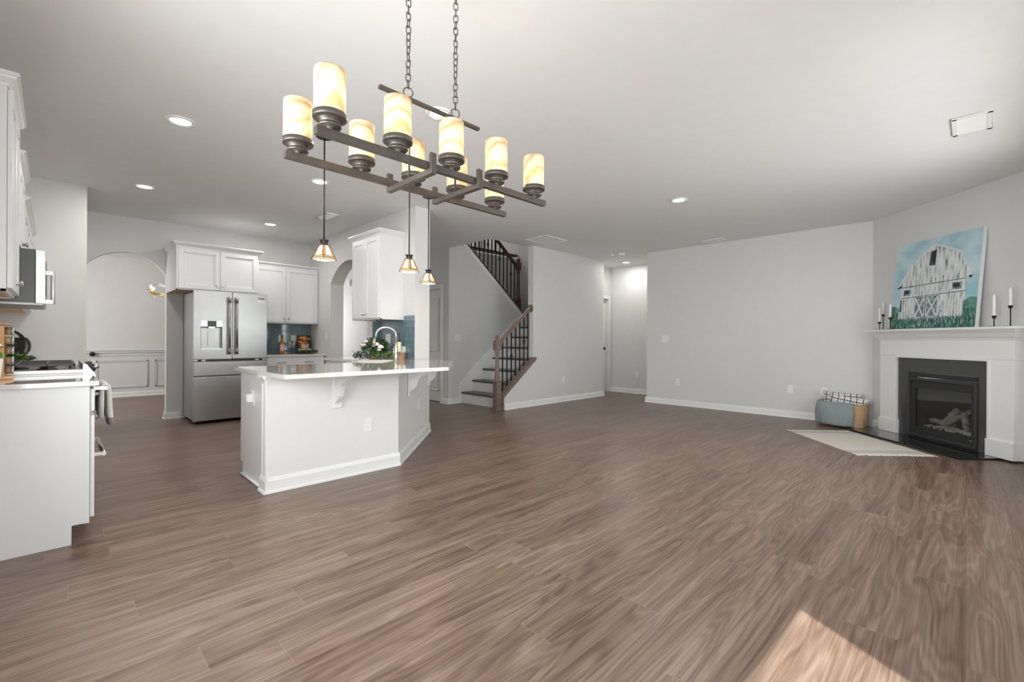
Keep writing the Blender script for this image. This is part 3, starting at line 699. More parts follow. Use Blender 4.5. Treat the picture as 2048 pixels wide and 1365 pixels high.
def wall_cab(name, label, loc, rz, w_, z0, z1, dep, doors, knobs, crown_kw=None, group=None, kz=0.05, seam=0.004):
    """local frame: x along front, front at y=0 facing -y, body behind to y=dep; origin at floor level below front-left corner"""
    t = thing(name, label, 'cabinet', (loc[0], loc[1], z0), rz, group)
    I = Matrix(); h_ = z1 - z0
    g = G(); g.mat(CAB).box(0, w_, 0, dep, 0.012, h_).box(0, w_, 0, 0.02, 0, 0.012).box(0, 0.016, 0, dep, 0, 0.012).box(w_ - 0.016, w_, 0, dep, 0, 0.012)
    g.mat(CABIN).box(0.017, w_ - 0.017, 0.021, dep - 0.001, 0.010, 0.0118)
    g.build('body', None, t)
    m_ = 0.022; n_ = doors; dw = (w_ - 2 * m_ - (n_ - 1) * seam) / n_
    for i in range(n_):
        xx = m_ + i * (dw + seam)
        dd = shaker(Matrix.Translation((xx, -0.001, 0.018)), dw, h_ - 0.05).build('door', CAB, t, bev=0.0015, seg=1)
        kx = knobs[i]
        if kx is not None:
            knob(Matrix.Translation((xx, -0.001, 0.018)), (dw - 0.03) if kx > 0 else 0.03, kz).build('knob', CHROME, dd)
    if crown_kw is not None: crown(I, 0, w_, 0, h_ - 0.022, dpt=dep, **crown_kw).build('crown_moulding', CAB, t)
    return t

# ---- left run (faces +X => local -y maps to +X: rotate by +90deg: local x -> +Y, local -y -> +X)
RZ = math.pi / 2
wall_cab('wall_cabinet', 'tall white wall cabinet nearest the camera, its side and crown cut by the left edge', (-0.172, 3.45), RZ, 0.715, 1.365, 2.425, 0.34, 2, [1, -1], dict(hh=0.065))
wall_cab('wall_cabinet', 'short white wall cabinet directly above the microwave', (-0.172, 4.168), RZ, 0.76, 1.692, 2.26, 0.34, 2, [1, -1], dict(left=False, right=False))
wall_cab('wall_cabinet', 'white wall cabinet beyond the microwave in the far corner of the left run', (-0.172, 4.93), RZ, 1.70, 1.365, 2.14, 0.34, 3, [1, -1, -1], dict(left=False, right=False))

# base cabinet near
t = thing('base_cabinet', 'white base cabinet with a plain end panel at the left edge, beside the range', 'cabinet', (-0.5, 3.45, 0))
T = Matrix.Translation((0.5, -3.45, 0))
g = G(T); g.prism([(-0.515, 0.0), (0.071, 0.0), (0.071, 0.104), (0.141, 0.104), (0.141, 0.862), (-0.515, 0.862)], 3.45, 4.155, 'y'); g.build('body', CAB, t, bev=0.001, seg=1)
G(T).box(0.118, 0.1415, 3.4475, 3.45, 0.104, 0.862).build('stile', CAB, t)
dr = G(T).box(0.1435, 0.163, 3.462, 4.143, 0.722, 0.845).build('drawer', CAB, t, bev=0.002)
Mq = T @ Matrix.Translation((0.1435, 3.462, 0)) @ Matrix.Rotation(RZ, 4, 'Z')
barpull(Mq, 0.28, 0.41, 0.785).build('handle', CHROME, dr)
dd = shaker(T @ Matrix.Translation((0.1435, 3.462, 0.13)) @ Matrix.Rotation(RZ, 4, 'Z'), 0.34, 0.565).build('door', CAB, t, bev=0.0015, seg=1)
knob(T @ Matrix.Translation((0.1435, 3.462, 0.13)) @ Matrix.Rotation(RZ, 4, 'Z'), 0.31, 0.515).build('knob', CHROME, dd)
dd = shaker(T @ Matrix.Translation((0.1435, 3.805, 0.13)) @ Matrix.Rotation(RZ, 4, 'Z'), 0.34, 0.565).build('door', CAB, t, bev=0.0015, seg=1)
o = G().box(-0.515, 0.18, 3.432, 4.157, 0.8625, 0.8905).build('countertop', QUARTZ, bev=0.003); tag(o, 'short polished beige worktop carrying the wooden spice rack, in front of the range', 'countertop')
# far base cabinet
t = thing('base_cabinet', 'white base cabinet beyond the range, ending at the grey return wall', 'cabinet', (-0.5, 4.95, 0))
T = Matrix.Translation((0.5, -4.95, 0))
g = G(T); g.prism([(-0.515, 0.0), (0.071, 0.0), (0.071, 0.104), (0.141, 0.104), (0.141, 0.862), (-0.515, 0.862)], 4.945, 6.63, 'y'); g.build('body', CAB, t)
for i in range(3): shaker(T @ Matrix.Translation((0.1425, 4.96 + i * 0.555, 0.13)) @ Matrix.Rotation(RZ, 4, 'Z'), 0.55, 0.71).build('door', CAB, t)
o = G().box(-0.515, 0.18, 4.943, 6.635, 0.8625, 0.8905).build('countertop', QUARTZ, bev=0.003); tag(o, 'beige worktop beyond the range, carrying the dark tray', 'countertop')

# ---- range
t = thing('gas_range', 'stainless gas range with black grates, set between the left base cabinets', 'range', (-0.1, 4.55, 0))
T = Matrix.Translation((0.1, -4.55, 0)); y0, y1 = 4.162, 4.938
G(T).box(-0.49, 0.135, y0, y1, 0.02, 0.895).build('body', STEEL, t)
g = G(T); g.box(-0.49, 0.14, y0, y1, 0.895, 0.915); g.box(-0.49, 0.14, y0, y0 + 0.02, 0.915, 0.922); g.build('cooktop', STEEL, t, bev=0.003)
g = G(T); g.prism([(0.135, 0.955), (0.155, 0.955), (0.20, 0.885), (0.20, 0.865), (0.135, 0.855)], y0, y1, 'y')
for k, yy in enumerate((y0, y1 - 0.001)): pass
cp_ = g.build('control_panel', STEELW, t, bev=0.002)
for yy in (4.25, 4.39, 4.55, 4.71, 4.85):
    dirn = Vector((0.84, 0, 0.54)); c = Vector((0.179, yy, 0.918))
    k = G(T); k.mat(BLACK).cyl(c, c + dirn * 0.014, 0.026, 0.024, 16); k.mat(CHROME).cyl(c + dirn * 0.014, c + dirn * 0.044, 0.019, 0.016, 16)
    k.build('knob', None, cp_)
for a, b_ in ((4.175, 4.425), (4.43, 4.67), (4.675, 4.925)):
    g = G(T); zz = 0.958
    for yy in (a + .006, (a + b_) / 2, b_ - .006): g.box(-0.44, 0.10, yy - 0.006, yy + 0.006, zz - 0.014, zz)
    for xx in (-0.44, -0.31, -0.17, -0.03, 0.094): g.box(xx - .006, xx + .006, a, b_, zz - 0.014, zz)
    for xx in (-0.43, 0.09):
        for yy in (a + .01, b_ - .01): g.prism([(xx - .012, yy - .008), (xx + .012, yy - .008), (xx + .012, yy + .008), (xx - .012, yy + .008)], 0.9155, zz - 0.01)
    g.build('grate', GRATE, t, bev=0.002)
for xx, yy in ((-0.31, 4.30), (-0.03, 4.30), (-0.17, 4.55), (-0.31, 4.80), (-0.03, 4.80)):
    G(T).lathe([(0.05, 0), (0.052, 0.006), (0.034, 0.012), (0.032, 0.022), (0.0, 0.024)], (xx, yy, 0.9155), 18).build('burner', IRON, t)
dd = G(T).box(0.136, 0.165, y0 + 0.006, y1 - 0.006, 0.235, 0.85).build('oven_door', STEEL, t, bev=0.004)
G(T).box(0.1655, 0.168, y0 + 0.12, y1 - 0.12, 0.36, 0.68).build('window', BLACK, dd)
g = G(T).cyl((0.252, y0 + 0.02, 0.785), (0.252, y1 - 0.02, 0.785), 0.0125, n=14)
for yy in (y0 + 0.05, y1 - 0.05): g.box(0.163, 0.25, yy - .012, yy + .012, 0.775, 0.797)
g.build('handle', STEELW, dd)
dd = G(T).box(0.136, 0.165, y0 + 0.006, y1 - 0.006, 0.06, 0.228).build('drawer', STEEL, t, bev=0.004)
g = G(T).cyl((0.240, y0 + 0.02, 0.325 - 0.15), (0.240, y1 - 0.02, 0.325 - 0.15), 0.012, n=14)
dd2 = G(T)
# ---- the drawer's own handle bar
g = G(T).cyl((0.245, y0 + 0.03, 0.335), (0.245, y1 - 0.05, 0.335), 0.0125, n=14)
for yy in (y0 + 0.055, y1 - 0.08): g.box(0.166, 0.243, yy - .012, yy + .012, 0.325, 0.346)
g.build('lower_handle', CHROME, t)
# towels on the oven handle
def towel(x, yc, wd, L, name, label):
    g = G(); n_ = 9; rows = []
    for side in (1, -1):
        pts = []
    path = [(x - 0.021, 0.785 - L * 0.8), (x - 0.019, 0.785 - 0.1), (x - 0.016, 0.785), (x - 0.008, 0.803), (x + 0.006, 0.804), (x + 0.017, 0.79), (x + 0.022, 0.70), (x + 0.024, 0.785 - L * 0.6), (x + 0.027, 0.785 - L + 0.05), (x + 0.032, 0.785 - L)]
    m_ = 14; vs = []
    for i in range(len(path)):
        for k in range(m_ + 1):
            u = k / m_; yy = yc - wd / 2 + wd * u; wv = 0.006 * math.sin(u * 11) * min(1, abs(i - 3.5) / 4)
            vs.append((path[i][0] + wv, yy, path[i][1]))
    g.mat(TOWEL)
    fs1 = []; fs2 = []
    for i in range(len(path) - 1):
        for k in range(m_):
            q = (i * (m_ + 1) + k, i * (m_ + 1) + k + 1, (i + 1) * (m_ + 1) + k + 1, (i + 1) * (m_ + 1) + k)
            (fs2 if i == len(path) - 2 else fs1).append(q)
    g.add(vs, fs1, True); o_ = len(g.v); g.mat(TOWELP).add(vs, fs2, True)
    o = g.build(name, None); s_ = o.modifiers.new('thick', 'SOLIDIFY'); s_.thickness = 0.024; s_.offset = 0
    return tag(o, label, 'towel')
towel(0.252, 4.30, 0.15, 0.26, 'dish_towel', 'white dish towel with a mauve hem on the oven handle, nearer the camera')
towel(0.252, 4.52, 0.16, 0.23, 'dish_towel', 'second white dish towel on the oven handle, farther from the camera')

# ---- microwave
t = thing('microwave', 'stainless over-the-range microwave with a vertical bar handle under the short cabinet', 'microwave', (-0.3, 4.55, 1.35))
T = Matrix.Translation((0.3, -4.55, -1.35))
G(T).box(-0.51, -0.086, 4.172, 4.928, 1.352, 1.687).build('body', mat('dark_oven_casing', (0.09, 0.09, 0.088), 0.4, 0.6), t)
dd = G(T).box(-0.084, -0.040, 4.168, 4.93, 1.345, 1.687).build('door', STEELW, t, bev=0.003)
G(T).box(-0.0395, -0.037, 4.36, 4.86, 1.42, 1.64).build('window', BLACK, dd)
g = G(T).cyl((-0.006, 4.20, 1.345), (-0.006, 4.20, 1.56), 0.011, n=14)
for zz in (1.36, 1.545): g.box(-0.041, -0.006, 4.188, 4.212, zz - .014, zz + .014)
g.build('handle', STEELW, dd, bev=0.002)
g = G(T); g.box(-0.50, -0.05, 4.20, 4.90, 1.337, 1.351); g.build('vent_grille', STEELD, t)

# ---- spice rack on left counter
t = thing('spice_rack', 'light wood revolving spice rack holding glass jars, cut by the left edge', 'spice rack', (-0.24, 3.88, 0.8905))
G().lathe([(0.075, 0.0), (0.078, 0.006), (0.078, 0.016), (0.070, 0.020)], (0, 0, 0), 32).build('base', PINE, t)
G().box(-0.042, 0.042, -0.042, 0.042, 0.020, 0.305).build('post', PINE, t, bev=0.002)
G().lathe([(0.062, 0.305), (0.066, 0.311), (0.066, 0.318), (0.058, 0.322)], (0, 0, 0), 32).build('top', BARK, t)
for k in range(4):
    a = k * math.pi / 2; dx, dy = math.cos(a), math.sin(a)
    for z in (0.052, 0.108, 0.164, 0.220, 0.276):
        j = G(); j.mat(JARG).cyl((dx * 0.043, dy * 0.043, z), (dx * 0.068, dy * 0.068, z), 0.021, n=16); j.mat(STEELW).cyl((dx * 0.068, dy * 0.068, z), (dx * 0.078, dy * 0.078, z), 0.0225, n=16)
        o = j.build('spice_jar', None, None, loc=(-0.24, 3.88, 0.8905)); tag(o, 'small glass spice jar with a silver lid lying in the wooden rack', 'jar', 'jars in the wooden spice rack')
rnd = random.Random(4)
g = G()
for i in range(16): g.leaf((rnd.uniform(-.01, .01), rnd.uniform(-.01, .01), 0.13 + rnd.uniform(0, .05)), (rnd.uniform(-1, 1), rnd.uniform(-1, 1), rnd.uniform(-.1, 1)), 0.05, 0.028, rnd)
t = thing('potted_herb', 'small green plant with a white bloom in front of the wooden spice rack', 'plant', (-0.235, 3.70, 0.8905))
g.build('foliage', mat('bright_leaf', (0.10, 0.36, 0.08), 0.4, var=0.4), t)
G().lathe([(0.03, 0), (0.036, 0.05), (0.042, 0.12), (0.038, 0.125), (0.0, 0.11)], n=20).build('pot', PORC, t)
g = G()
for k in range(7): g.ball((0.012 + 0.014 * math.cos(k), 0.014 * math.sin(k), 0.195 + 0.006 * (k % 3)), 0.013, 8, (1, 1, .6))
g.build('bloom', PETALW, t)

# ---- tray leaning on return wall
t = thing('serving_tray', 'oval black tray painted with a rooster, leaning on the wall behind the range', 'tray', (-0.415, 6.615, 0.8925))
t.rotation_euler = (R(-7), 0, 0)
a_, b_ = 0.222, 0.166
def oval(k, s_=1.0): return (a_ * s_ * math.copysign(abs(math.cos(k)) ** 0.8, math.cos(k)), b_ * s_ * math.copysign(abs(math.sin(k)) ** 0.8, math.sin(k)) + b_)
N = 48; g = G(); vs = []; fs = []
for s_, y in ((1.0, -0.02), (0.95, -0.024), (0.86, -0.004), (0.0, -0.004)):
    for k in range(N):
        p = oval(2 * math.pi * k / N, s_); vs.append((p[0] * (1.0 if s_ else 0), y, p[1]))
for r_ in range(3):
    for k in range(N): fs.append((r_ * N + k, r_ * N + (k + 1) % N, (r_ + 1) * N + (k + 1) % N, (r_ + 1) * N + k))
g.add(vs, fs, True); g.build('dish', mat('black_lacquer', (0.02, 0.02, 0.018), 0.3, coat=0.3), t)
g = G()
for sx in (1, -1):
    pts = [(sx * 0.185, -0.020, 0.235), (sx * 0.222, -0.022, 0.225), (sx * 0.240, -0.022, 0.19), (sx * 0.245, -0.022, 0.15), (sx * 0.240, -0.022, 0.11), (sx * 0.222, -0.022, 0.078), (sx * 0.185, -0.020, 0.068)]
    g.tube(pts, 0.011, 8)
g.build('handle', mat('black_lacquer'), t)
g = G(); lat = mat('pale_lattice_paint', (0.42, 0.40, 0.28), 0.6)
for k in range(-5, 6):
    for sg in (1, -1):
        c = k * 0.042; L = []
        for i in range(25):
            x = -0.17 + 0.34 * i / 24; z = b_ + sg * (x - c) * 0.8
            if (x / 0.165) ** 2 + ((z - b_) / 0.12) ** 2 < 1: L.append((x, -0.006, z))
        if len(L) > 1: g.tube([L[0], L[-1]], 0.0009, 4)
g.build('lattice', lat, t)
g = G(); g.prism([(-.01, .10), (.03, .09), (.06, .12), (.075, .17), (.10, .215), (.07, .225), (.045, .205), (.02, .17), (-.02, .16), (-.06, .20), (-.08, .17), (-.05, .12)], -0.0075, -0.005, 'y')
g.build('rooster_motif', mat('rooster_paint', (0.52, 0.42, 0.27), 0.6, var=0.4, vscale=40), t)
def foliage(name, label, loc, n_, sx, sy, sz, L, W, mats_, seed, cat='plant', up=0.5, parent=None):
    rnd = random.Random(seed); g = G()
    for i in range(n_):
        g.mat(mats_[rnd.randrange(len(mats_))])
        a = rnd.uniform(0, 2 * math.pi); q = rnd.random() ** 0.5
        p = (sx * q * math.cos(a), sy * q * math.sin(a), sz * rnd.random() * (1 - 0.6 * q) + 0.012)
        g.leaf(p, (math.cos(a) * .8 + rnd.uniform(-.5, .5), math.sin(a) * .8 + rnd.uniform(-.5, .5), up * rnd.uniform(0.0, 1.4)), L * rnd.uniform(.7, 1.2), W * rnd.uniform(.7, 1.2), rnd)
    o = g.build(name, None, parent, recalc=False)
    if parent is None: o.location = loc; tag(o, label, cat)
    return o
foliage('greenery_garland', 'bushy green garland lying at the foot of the oval tray', (-0.33, 6.40, 0.8905), 150, 0.17, 0.09, 0.09, 0.07, 0.032, [LEAF, LEAF, LEAFD, LEAFY], 11)

# ================================================================== FRIDGE WALL
wall_cab('wall_cabinet', 'wide white cabinet with two doors mounted above the refrigerator', (1.095, 7.12), 0, 0.955, 1.755, 2.325, 0.775, 2, [1, -1], dict(hh=0.062))
wall_cab('wall_cabinet', 'white two-door wall cabinet right of the refrigerator, above the blue tile', (2.055, 7.57), 0, 1.013, 1.37, 2.265, 0.325, 2, [1, -1], dict(hh=0.055, out=0.035, left=False, right=False))
t = thing('refrigerator', 'stainless french-door refrigerator with a water dispenser', 'refrigerator', (1.715, 7.5, 0))
T = Matrix.Translation((-1.715, -7.5, 0)); FX0, FX1, FXM, FY = 1.278, 2.153, 1.616, 7.10
FXM = 1.7155
G(T).box(FX0 + 0.012, FX1 - 0.012, 7.175, 7.87, 0.045, 1.745).build('body', STEELD, t, bev=0.003)
g = G(T)
for xx in (FX0 + .06, FX1 - .06):
    for yy in (7.22, 7.8): g.cyl((xx, yy, 0.0), (xx, yy, 0.05), 0.018, n=12)
g.build('foot', BLACK, t)
# left door with dispenser recess
dl, dr_ = FX0, 1.7125; a0, a1, b0, b1 = 1.355, 1.598, 0.985, 1.365
z0, z1 = 0.855, 1.757
g = G(T); yb = 7.17
g.box(dl, a0, FY, yb, z0, z1).box(a1, dr_, FY, yb, z0, z1).box(a0, a1, FY, yb, z0, b0).box(a0, a1, FY, yb, b1, z1).box(a0, a1, yb - 0.012, yb, b0, b1)
dd = g.build('door', STEEL, t, bev=0.0)
g = G(T); g.mat(STEELW).box(a0, a1, FY - 0.004, FY + 0.03, 1.285, b1).mat(BLACK).box(1.43, 1.53, FY - 0.006, FY - 0.003, 1.288, 1.362)
g.mat(STEELW).box(a0, a1, FY - 0.005, FY + 0.05, b0, b0 + 0.014)
g.mat(BLACK).box(a0, a0 + 0.004, FY + .002, yb - .013, b0, 1.285).box(a1 - 0.004, a1, FY + .002, yb - .013, b0, 1.285).box(a0, a1, FY + .03, FY + 0.04, 1.272, 1.285)
g.mat(STEELW).box(1.445, 1.515, FY + 0.01, FY + 0.05, 1.262, 1.284)
g.mat(STEEL).box(1.445, 1.505, FY + 0.045, FY + 0.054, 1.03, 1.22)
g.build('water_dispenser', None, dd)
def fhandle(x):
    g = G(T); g.mat(STEEL).cyl((x, FY - 0.052, 0.925), (x, FY - 0.052, 1.685), 0.013, n=16)
    g.mat(STEELD)
    for zz in (0.955, 1.65): g.cyl((x, FY - 0.052, zz - 0.038), (x, FY - 0.052, zz + 0.038), 0.0165, n=16).box(x - .008, x + .008, FY - 0.045, FY + .001, zz - .02, zz + .02)
    return g
fhandle(1.675).build('handle', None, dd)
dd = G(T).box(1.7185, FX1, FY, 7.17, z0, z1).build('door', STEEL, t, bev=0.004)
fhandle(1.762).build('handle', None, dd)
g = G(T); g.mat(BLACK).box(2.04, 2.12, FY - 0.0012, FY - 0.0002, 1.685, 1.70).mat(PLATE).box(2.035, 2.12, FY - 0.001, FY - 0.0002, 1.635, 1.683).mat(BLACK).box(2.075, 2.11, FY - 0.0016, FY - 0.001, 1.665, 1.671)
g.build('sticker', None, dd)
G(T).box(1.7128, 1.7182, 7.12, 7.165, z0, z1).build('door_gasket', BLACK, t)
g = G(T); g.mat(BLACK).box(FX0 + .005, FX1 - .005, 7.12, 7.17, 0.826, 0.853).mat(STEELW)
for xx in (FX0 + 0.03, FX0 + .12, FX1 - 0.12, FX1 - .03): g.box(xx - .03, xx + .015, 7.105, 7.13, 0.832, 0.848)
g.build('hinge_rail', None, t)
G(T).box(FX0, FX1, FY, 7.17, 0.635, 0.822).build('drawer', STEEL, t, bev=0.006)
G(T).box(FX0, FX1, FY, 7.17, 0.042, 0.622).build('drawer', STEEL, t, bev=0.006)
# back base cabinet + counter
t = thing('base_cabinet', 'white drawer base cabinet right of the refrigerator, under the blue tile', 'cabinet', (2.6, 7.5, 0))
T = Matrix.Translation((-2.6, -7.5, 0))
G(T).prism([(7.33, 0), (7.89, 0), (7.89, 0.862), (7.265, 0.862), (7.265, 0.104), (7.33, 0.104)], 2.17, 3.04, 'x').build('body', CAB, t)
dd = G(T).box(2.185, 3.03, 7.245, 7.264, 0.70, 0.845).build('drawer', CAB, t, bev=0.003)
for xa in (2.34, 2.74): barpull(T @ Matrix.Translation((0, 7.264, 0)), xa, xa + 0.12, 0.775).build('handle', CHROME, dd)
for xa in (2.185, 2.61): shaker(T @ Matrix.Translation((xa, 7.264, 0.125)), 0.42, 0.56).build('door', CAB, t, bev=0.0015, seg=1)
o = G().box(2.165, 3.066, 7.235, 7.892, 0.8625, 0.8905).build('countertop', QUARTZ, bev=0.003); tag(o, 'short pale worktop right of the refrigerator, carrying the wine bottle', 'countertop')
# outlets
def plate(loc, rz, wd=0.072, ht=0.118, kind='outlet', name='wall_outlet', label='', group=None, cat='outlet', n_=1):
    t = thing(name, label, cat, loc, rz, group)
    G().box(-wd / 2, wd / 2, -0.006, 0, -ht / 2, ht / 2).build('cover_plate', PLATE, t, bev=0.002)
    for i in range(n_):
        xc = (i - (n_ - 1) / 2) * 0.046
        if kind == 'outlet':
            for z in (-0.022, 0.022):
                g = G(); g.mat(PLATE).box(xc - 0.017, xc + 0.017, -0.0085, -0.006, z - 0.014, z + 0.014).mat(VENTIN).box(xc - 0.008, xc - 0.006, -0.009, -0.0084, z - 0.004, z + 0.006).box(xc + 0.006, xc + 0.008, -0.009, -0.0084, z - 0.004, z + 0.006).cyl((xc, -0.009, z - 0.009), (xc, -0.0084, z - 0.009), 0.0025, n=8)
                g.build('socket', None, t)
        else:
            g = G(); g.box(xc - 0.006, xc + 0.006, -0.014, -0.006, -0.010, 0.010); g.build('toggle', PLATE, t, bev=0.001)
    return t
plate((2.62, 7.891, 1.13), 0, 0.118, 0.118, name='wall_outlet', n_=2, label='double outlet plate on the blue tile behind the wine bottle')
plate((2.80, 7.891, 1.13), 0, 0.09, 0.118, kind='switch', name='light_switch', cat='switch', label='white switch plate on the blue tile, right of the double outlet')
plate((3.069, 7.24, 1.17), -math.pi / 2, kind='switch', name='light_switch', cat='switch', label='white switch plate on the wall strip left of the kitchen archway')
plate((3.061, 5.32, 1.14), -math.pi / 2, 0.118, 0.118, name='wall_outlet', n_=2, label='double outlet plate on the blue tile behind the faucet')
plate((7.699, 3.59, 0.405), -math.pi / 2, label='outlet low on the long wall, nearest the hallway opening')
plate((7.699, 1.86, 0.42), -math.pi / 2, label='outlet low on the long wall, left of the one beside the basket')
plate((7.699, 1.44, 0.42), -math.pi / 2, label='outlet low on the long wall, just left of the plaid pillows')
plate((7.699, 3.82, 1.16), -math.pi / 2, 0.13, 0.118, kind='switch', name='light_switch', cat='switch', n_=2, label='double light switch on the long wall beside the hallway opening')
plate((6.60, 5.259, 0.40), 0, label='outlet low on the wall between the staircase and the hallway')
plate((5.06, 6.419, 1.16), 0, 0.118, 0.118, kind='switch', name='light_switch', cat='switch', n_=2, label='light switch on the wall left of the lower stairs')
plate((8.749, 4.97, 0.41), -math.pi / 2, label='outlet low on the back wall of the hallway')

# wine bottle, glasses, decor
t = thing('wine_bottle', 'amber bottle with a pink label on the worktop beside the refrigerator', 'bottle', (2.52, 7.60, 0.8905))
G().lathe([(0.030, 0), (0.037, 0.006), (0.037, 0.165), (0.034, 0.19), (0.020, 0.215), (0.0145, 0.235), (0.0145, 0.30), (0.0, 0.30)], n=24).build('glass_body', WINE, t)
G().lathe([(0.0155, 0.245), (0.0158, 0.302), (0.0, 0.303)], n=20).build('foil_cap', FOIL, t)
g = G(); n_ = 10
vs = [(0.0378 * math.cos(R(-150) + R(110) * i / n_), 0.0378 * math.sin(R(-150) + R(110) * i / n_), z) for z in (0.055, 0.15) for i in range(n_ + 1)]
g.add(vs, [(i, i + 1, n_ + 2 + i, n_ + 1 + i) for i in range(n_)], True); g.build('label', LABEL, t)
wg = G().lathe([(0.034, 0), (0.034, 0.003), (0.006, 0.008), (0.004, 0.02), (0.004, 0.085), (0.012, 0.095), (0.034, 0.125), (0.040, 0.16), (0.034, 0.205), (0.033, 0.205), (0.038, 0.16), (0.032, 0.127), (0.008, 0.098), (0.0, 0.096)], n=24).build('wine_glass', CLEAR, loc=(2.63, 7.58, 0.8905))
tag(wg, 'clear stemmed wine glass next to the amber bottle', 'glass')
w2_ = dup(wg, (2.72, 7.68, 0.8905)); tag(w2_, 'clear stemmed wine glass farther from the bottle, nearer the fruit plaque', 'glass')
t = thing('decorative_plaque', 'dark plaque picturing a bowl of orange fruit, standing in the kitchen corner', 'decoration', (2.915, 7.72, 0.8905)); t.rotation_euler = (R(-8), 0, R(8))
G().box(-0.115, 0.115, -0.01, 0.01, 0.0, 0.30).build('board', mat('plaque_dark', (0.06, 0.03, 0.02), 0.6, var=0.5, vscale=30), t, bev=0.004)
rnd = random.Random(7); g = G(); ORG = [mat('orange_paint', (0.75, 0.25, 0.04), 0.6, var=0.3), mat('gold_paint', (0.70, 0.42, 0.08), 0.6, var=0.3), mat('rust_paint', (0.35, 0.10, 0.03), 0.6, var=0.3)]
for i in range(46):
    a = rnd.uniform(0, math.pi * 2); q = rnd.random() ** .5
    g.mat(ORG[i % 3]).ball((0.095 * q * math.cos(a), -0.014, 0.215 + 0.085 * q * math.sin(a)), rnd.uniform(0.012, 0.02), 8, (1, .4, 1))
g.build('fruit_relief', None, t)
g = G(); g.mat(mat('pink_bowl_paint', (0.70, 0.42, 0.36), 0.5)).prism([(-.075, .15), (.075, .15), (.05, .10), (.07, .085), (-.07, .085), (-.05, .10)], -0.018, -0.010, 'y')
g.mat(mat('plaque_cream', (0.72, 0.62, 0.50), 0.6, var=.2)).prism([(-.11, .045), (.11, .045), (.11, .075), (-.11, .075)], -0.016, -0.010, 'y'); g.build('bowl_relief', None, t)
foliage('greenery_garland', 'dark green garland lying in front of the fruit plaque', (2.90, 7.60, 0.8905), 110, 0.15, 0.04, 0.045, 0.05, 0.02, [LEAFD, LEAF], 21)

# ================================================================== SINK WALL CABINET
wall_cab('wall_cabinet', 'white two-door wall cabinet with crown on the wall between archway and column', (2.742, 5.665), -math.pi / 2, 0.715, 1.37, 2.405, 0.327, 2, [1, -1], dict(hh=0.065))

# ================================================================== PENINSULA
pen = thing('kitchen_peninsula', 'white angled kitchen peninsula base standing on the wood floor', 'peninsula', (1.1, 3.61, 0))
T = Matrix.Translation((-1.1, -3.61, 0)); KZ = 0.858
A = (1.108, 3.615); B = (2.185, 3.615); C = (3.275, 4.705)
g = G(T); g.prism([A, B, C, (3.066, 4.715), (3.066, 4.90), (2.128, 3.735), (A[0], 3.735)], 0, KZ); g.build('knee_wall', WALLW, pen)
g = G(T); g.prism([(3.737, 0), (4.28, 0), (4.28, 0.104), (4.338, 0.104), (4.338, KZ), (3.737, KZ)], 1.115, 1.135, 'x').build('end_panel', CAB, pen)
g = G(T); g.prism([(1.135, 4.335), (2.05, 4.335), (2.05, 3.737), (1.135, 3.737)], 0.104, 0.62); g.prism([(2.05, 3.737), (2.12, 3.737), (3.055, 4.93), (3.055, 5.86), (2.50, 5.86), (2.50, 5.0), (2.05, 4.335)], 0.104, 0.62)
g.box(1.135, 2.05, 4.315, 4.335, 0.62, KZ).box(2.48, 2.50, 4.98, 5.86, 0.62, KZ).box(2.50, 3.055, 5.84, 5.86, 0.62, KZ); g.build('cabinet_body', CAB, pen)
g = G(T).box(1.135, 2.05, 3.80, 4.275, 0, 0.104); g.box(2.56, 3.05, 5.0, 5.8, 0, 0.104); g.build('toe_kick', CAB, pen)
for xa in (1.16, 1.62):
    M_ = T @ Matrix.Translation((xa + 0.42, 4.336, 0.13)) @ Matrix.Rotation(math.pi, 4, 'Z'); shaker(M_, 0.42, 0.70).build('door', CAB, pen)
# pilaster trim + base moulding + small crown
g = G(T); g.box(1.096, 1.108, 3.615, 3.735, 0.02, KZ - 0.001).box(1.092, 1.108, 3.63, 3.645, 0.12, 0.80).box(1.092, 1.108, 3.705, 3.72, 0.12, 0.80); g.build('corner_pilaster', TRIM, pen, bev=0.002)
g = G(T)
baseboard(g, A, B, (0, -1), 0.115, 0.02, 0.011); baseboard(g, B, C, (S2, -S2), 0.115, -0.0, 0.0); baseboard(g, (1.097, 3.735), (1.097, 3.595), (-1, 0), 0.115, 0, 0.0)
g.build('base_moulding', TRIM, pen)
g = G(T).tube([(1.105, 3.76, 0.010), (1.105, 4.28, 0.010)], 0.011, 8); g.build('shoe_moulding', TRIM, pen)
g = G(T)
def crn(g, p0, p1, out, e0=0, e1=0):
    p0 = Vector((*p0, 0)); p1 = Vector((*p1, 0)); d = (p1 - p0).normalized(); o = Vector((*out, 0)); p0 = p0 - d * e0; p1 = p1 + d * e1
    prof = [(0.0, 0.80), (0.006, 0.80), (0.010, 0.812), (0.024, 0.835), (0.030, 0.845), (0.032, 0.858), (0.0, 0.858)]
    vs = [p + o * a + Vector((0, 0, z)) for p in (p0, p1) for a, z in prof]; n = len(prof)
    g.add(vs, [tuple(range(n)), tuple(range(2 * n - 1, n - 1, -1))] + [(i, (i + 1) % n, n + (i + 1) % n, n + i) for i in range(n)])
crn(g, A, B, (0, -1), 0.03, 0.008); crn(g, B, C, (S2, -S2)); crn(g, (1.097, 3.735), (1.097, 3.60), (-1, 0))
g.build('top_moulding', TRIM, pen)
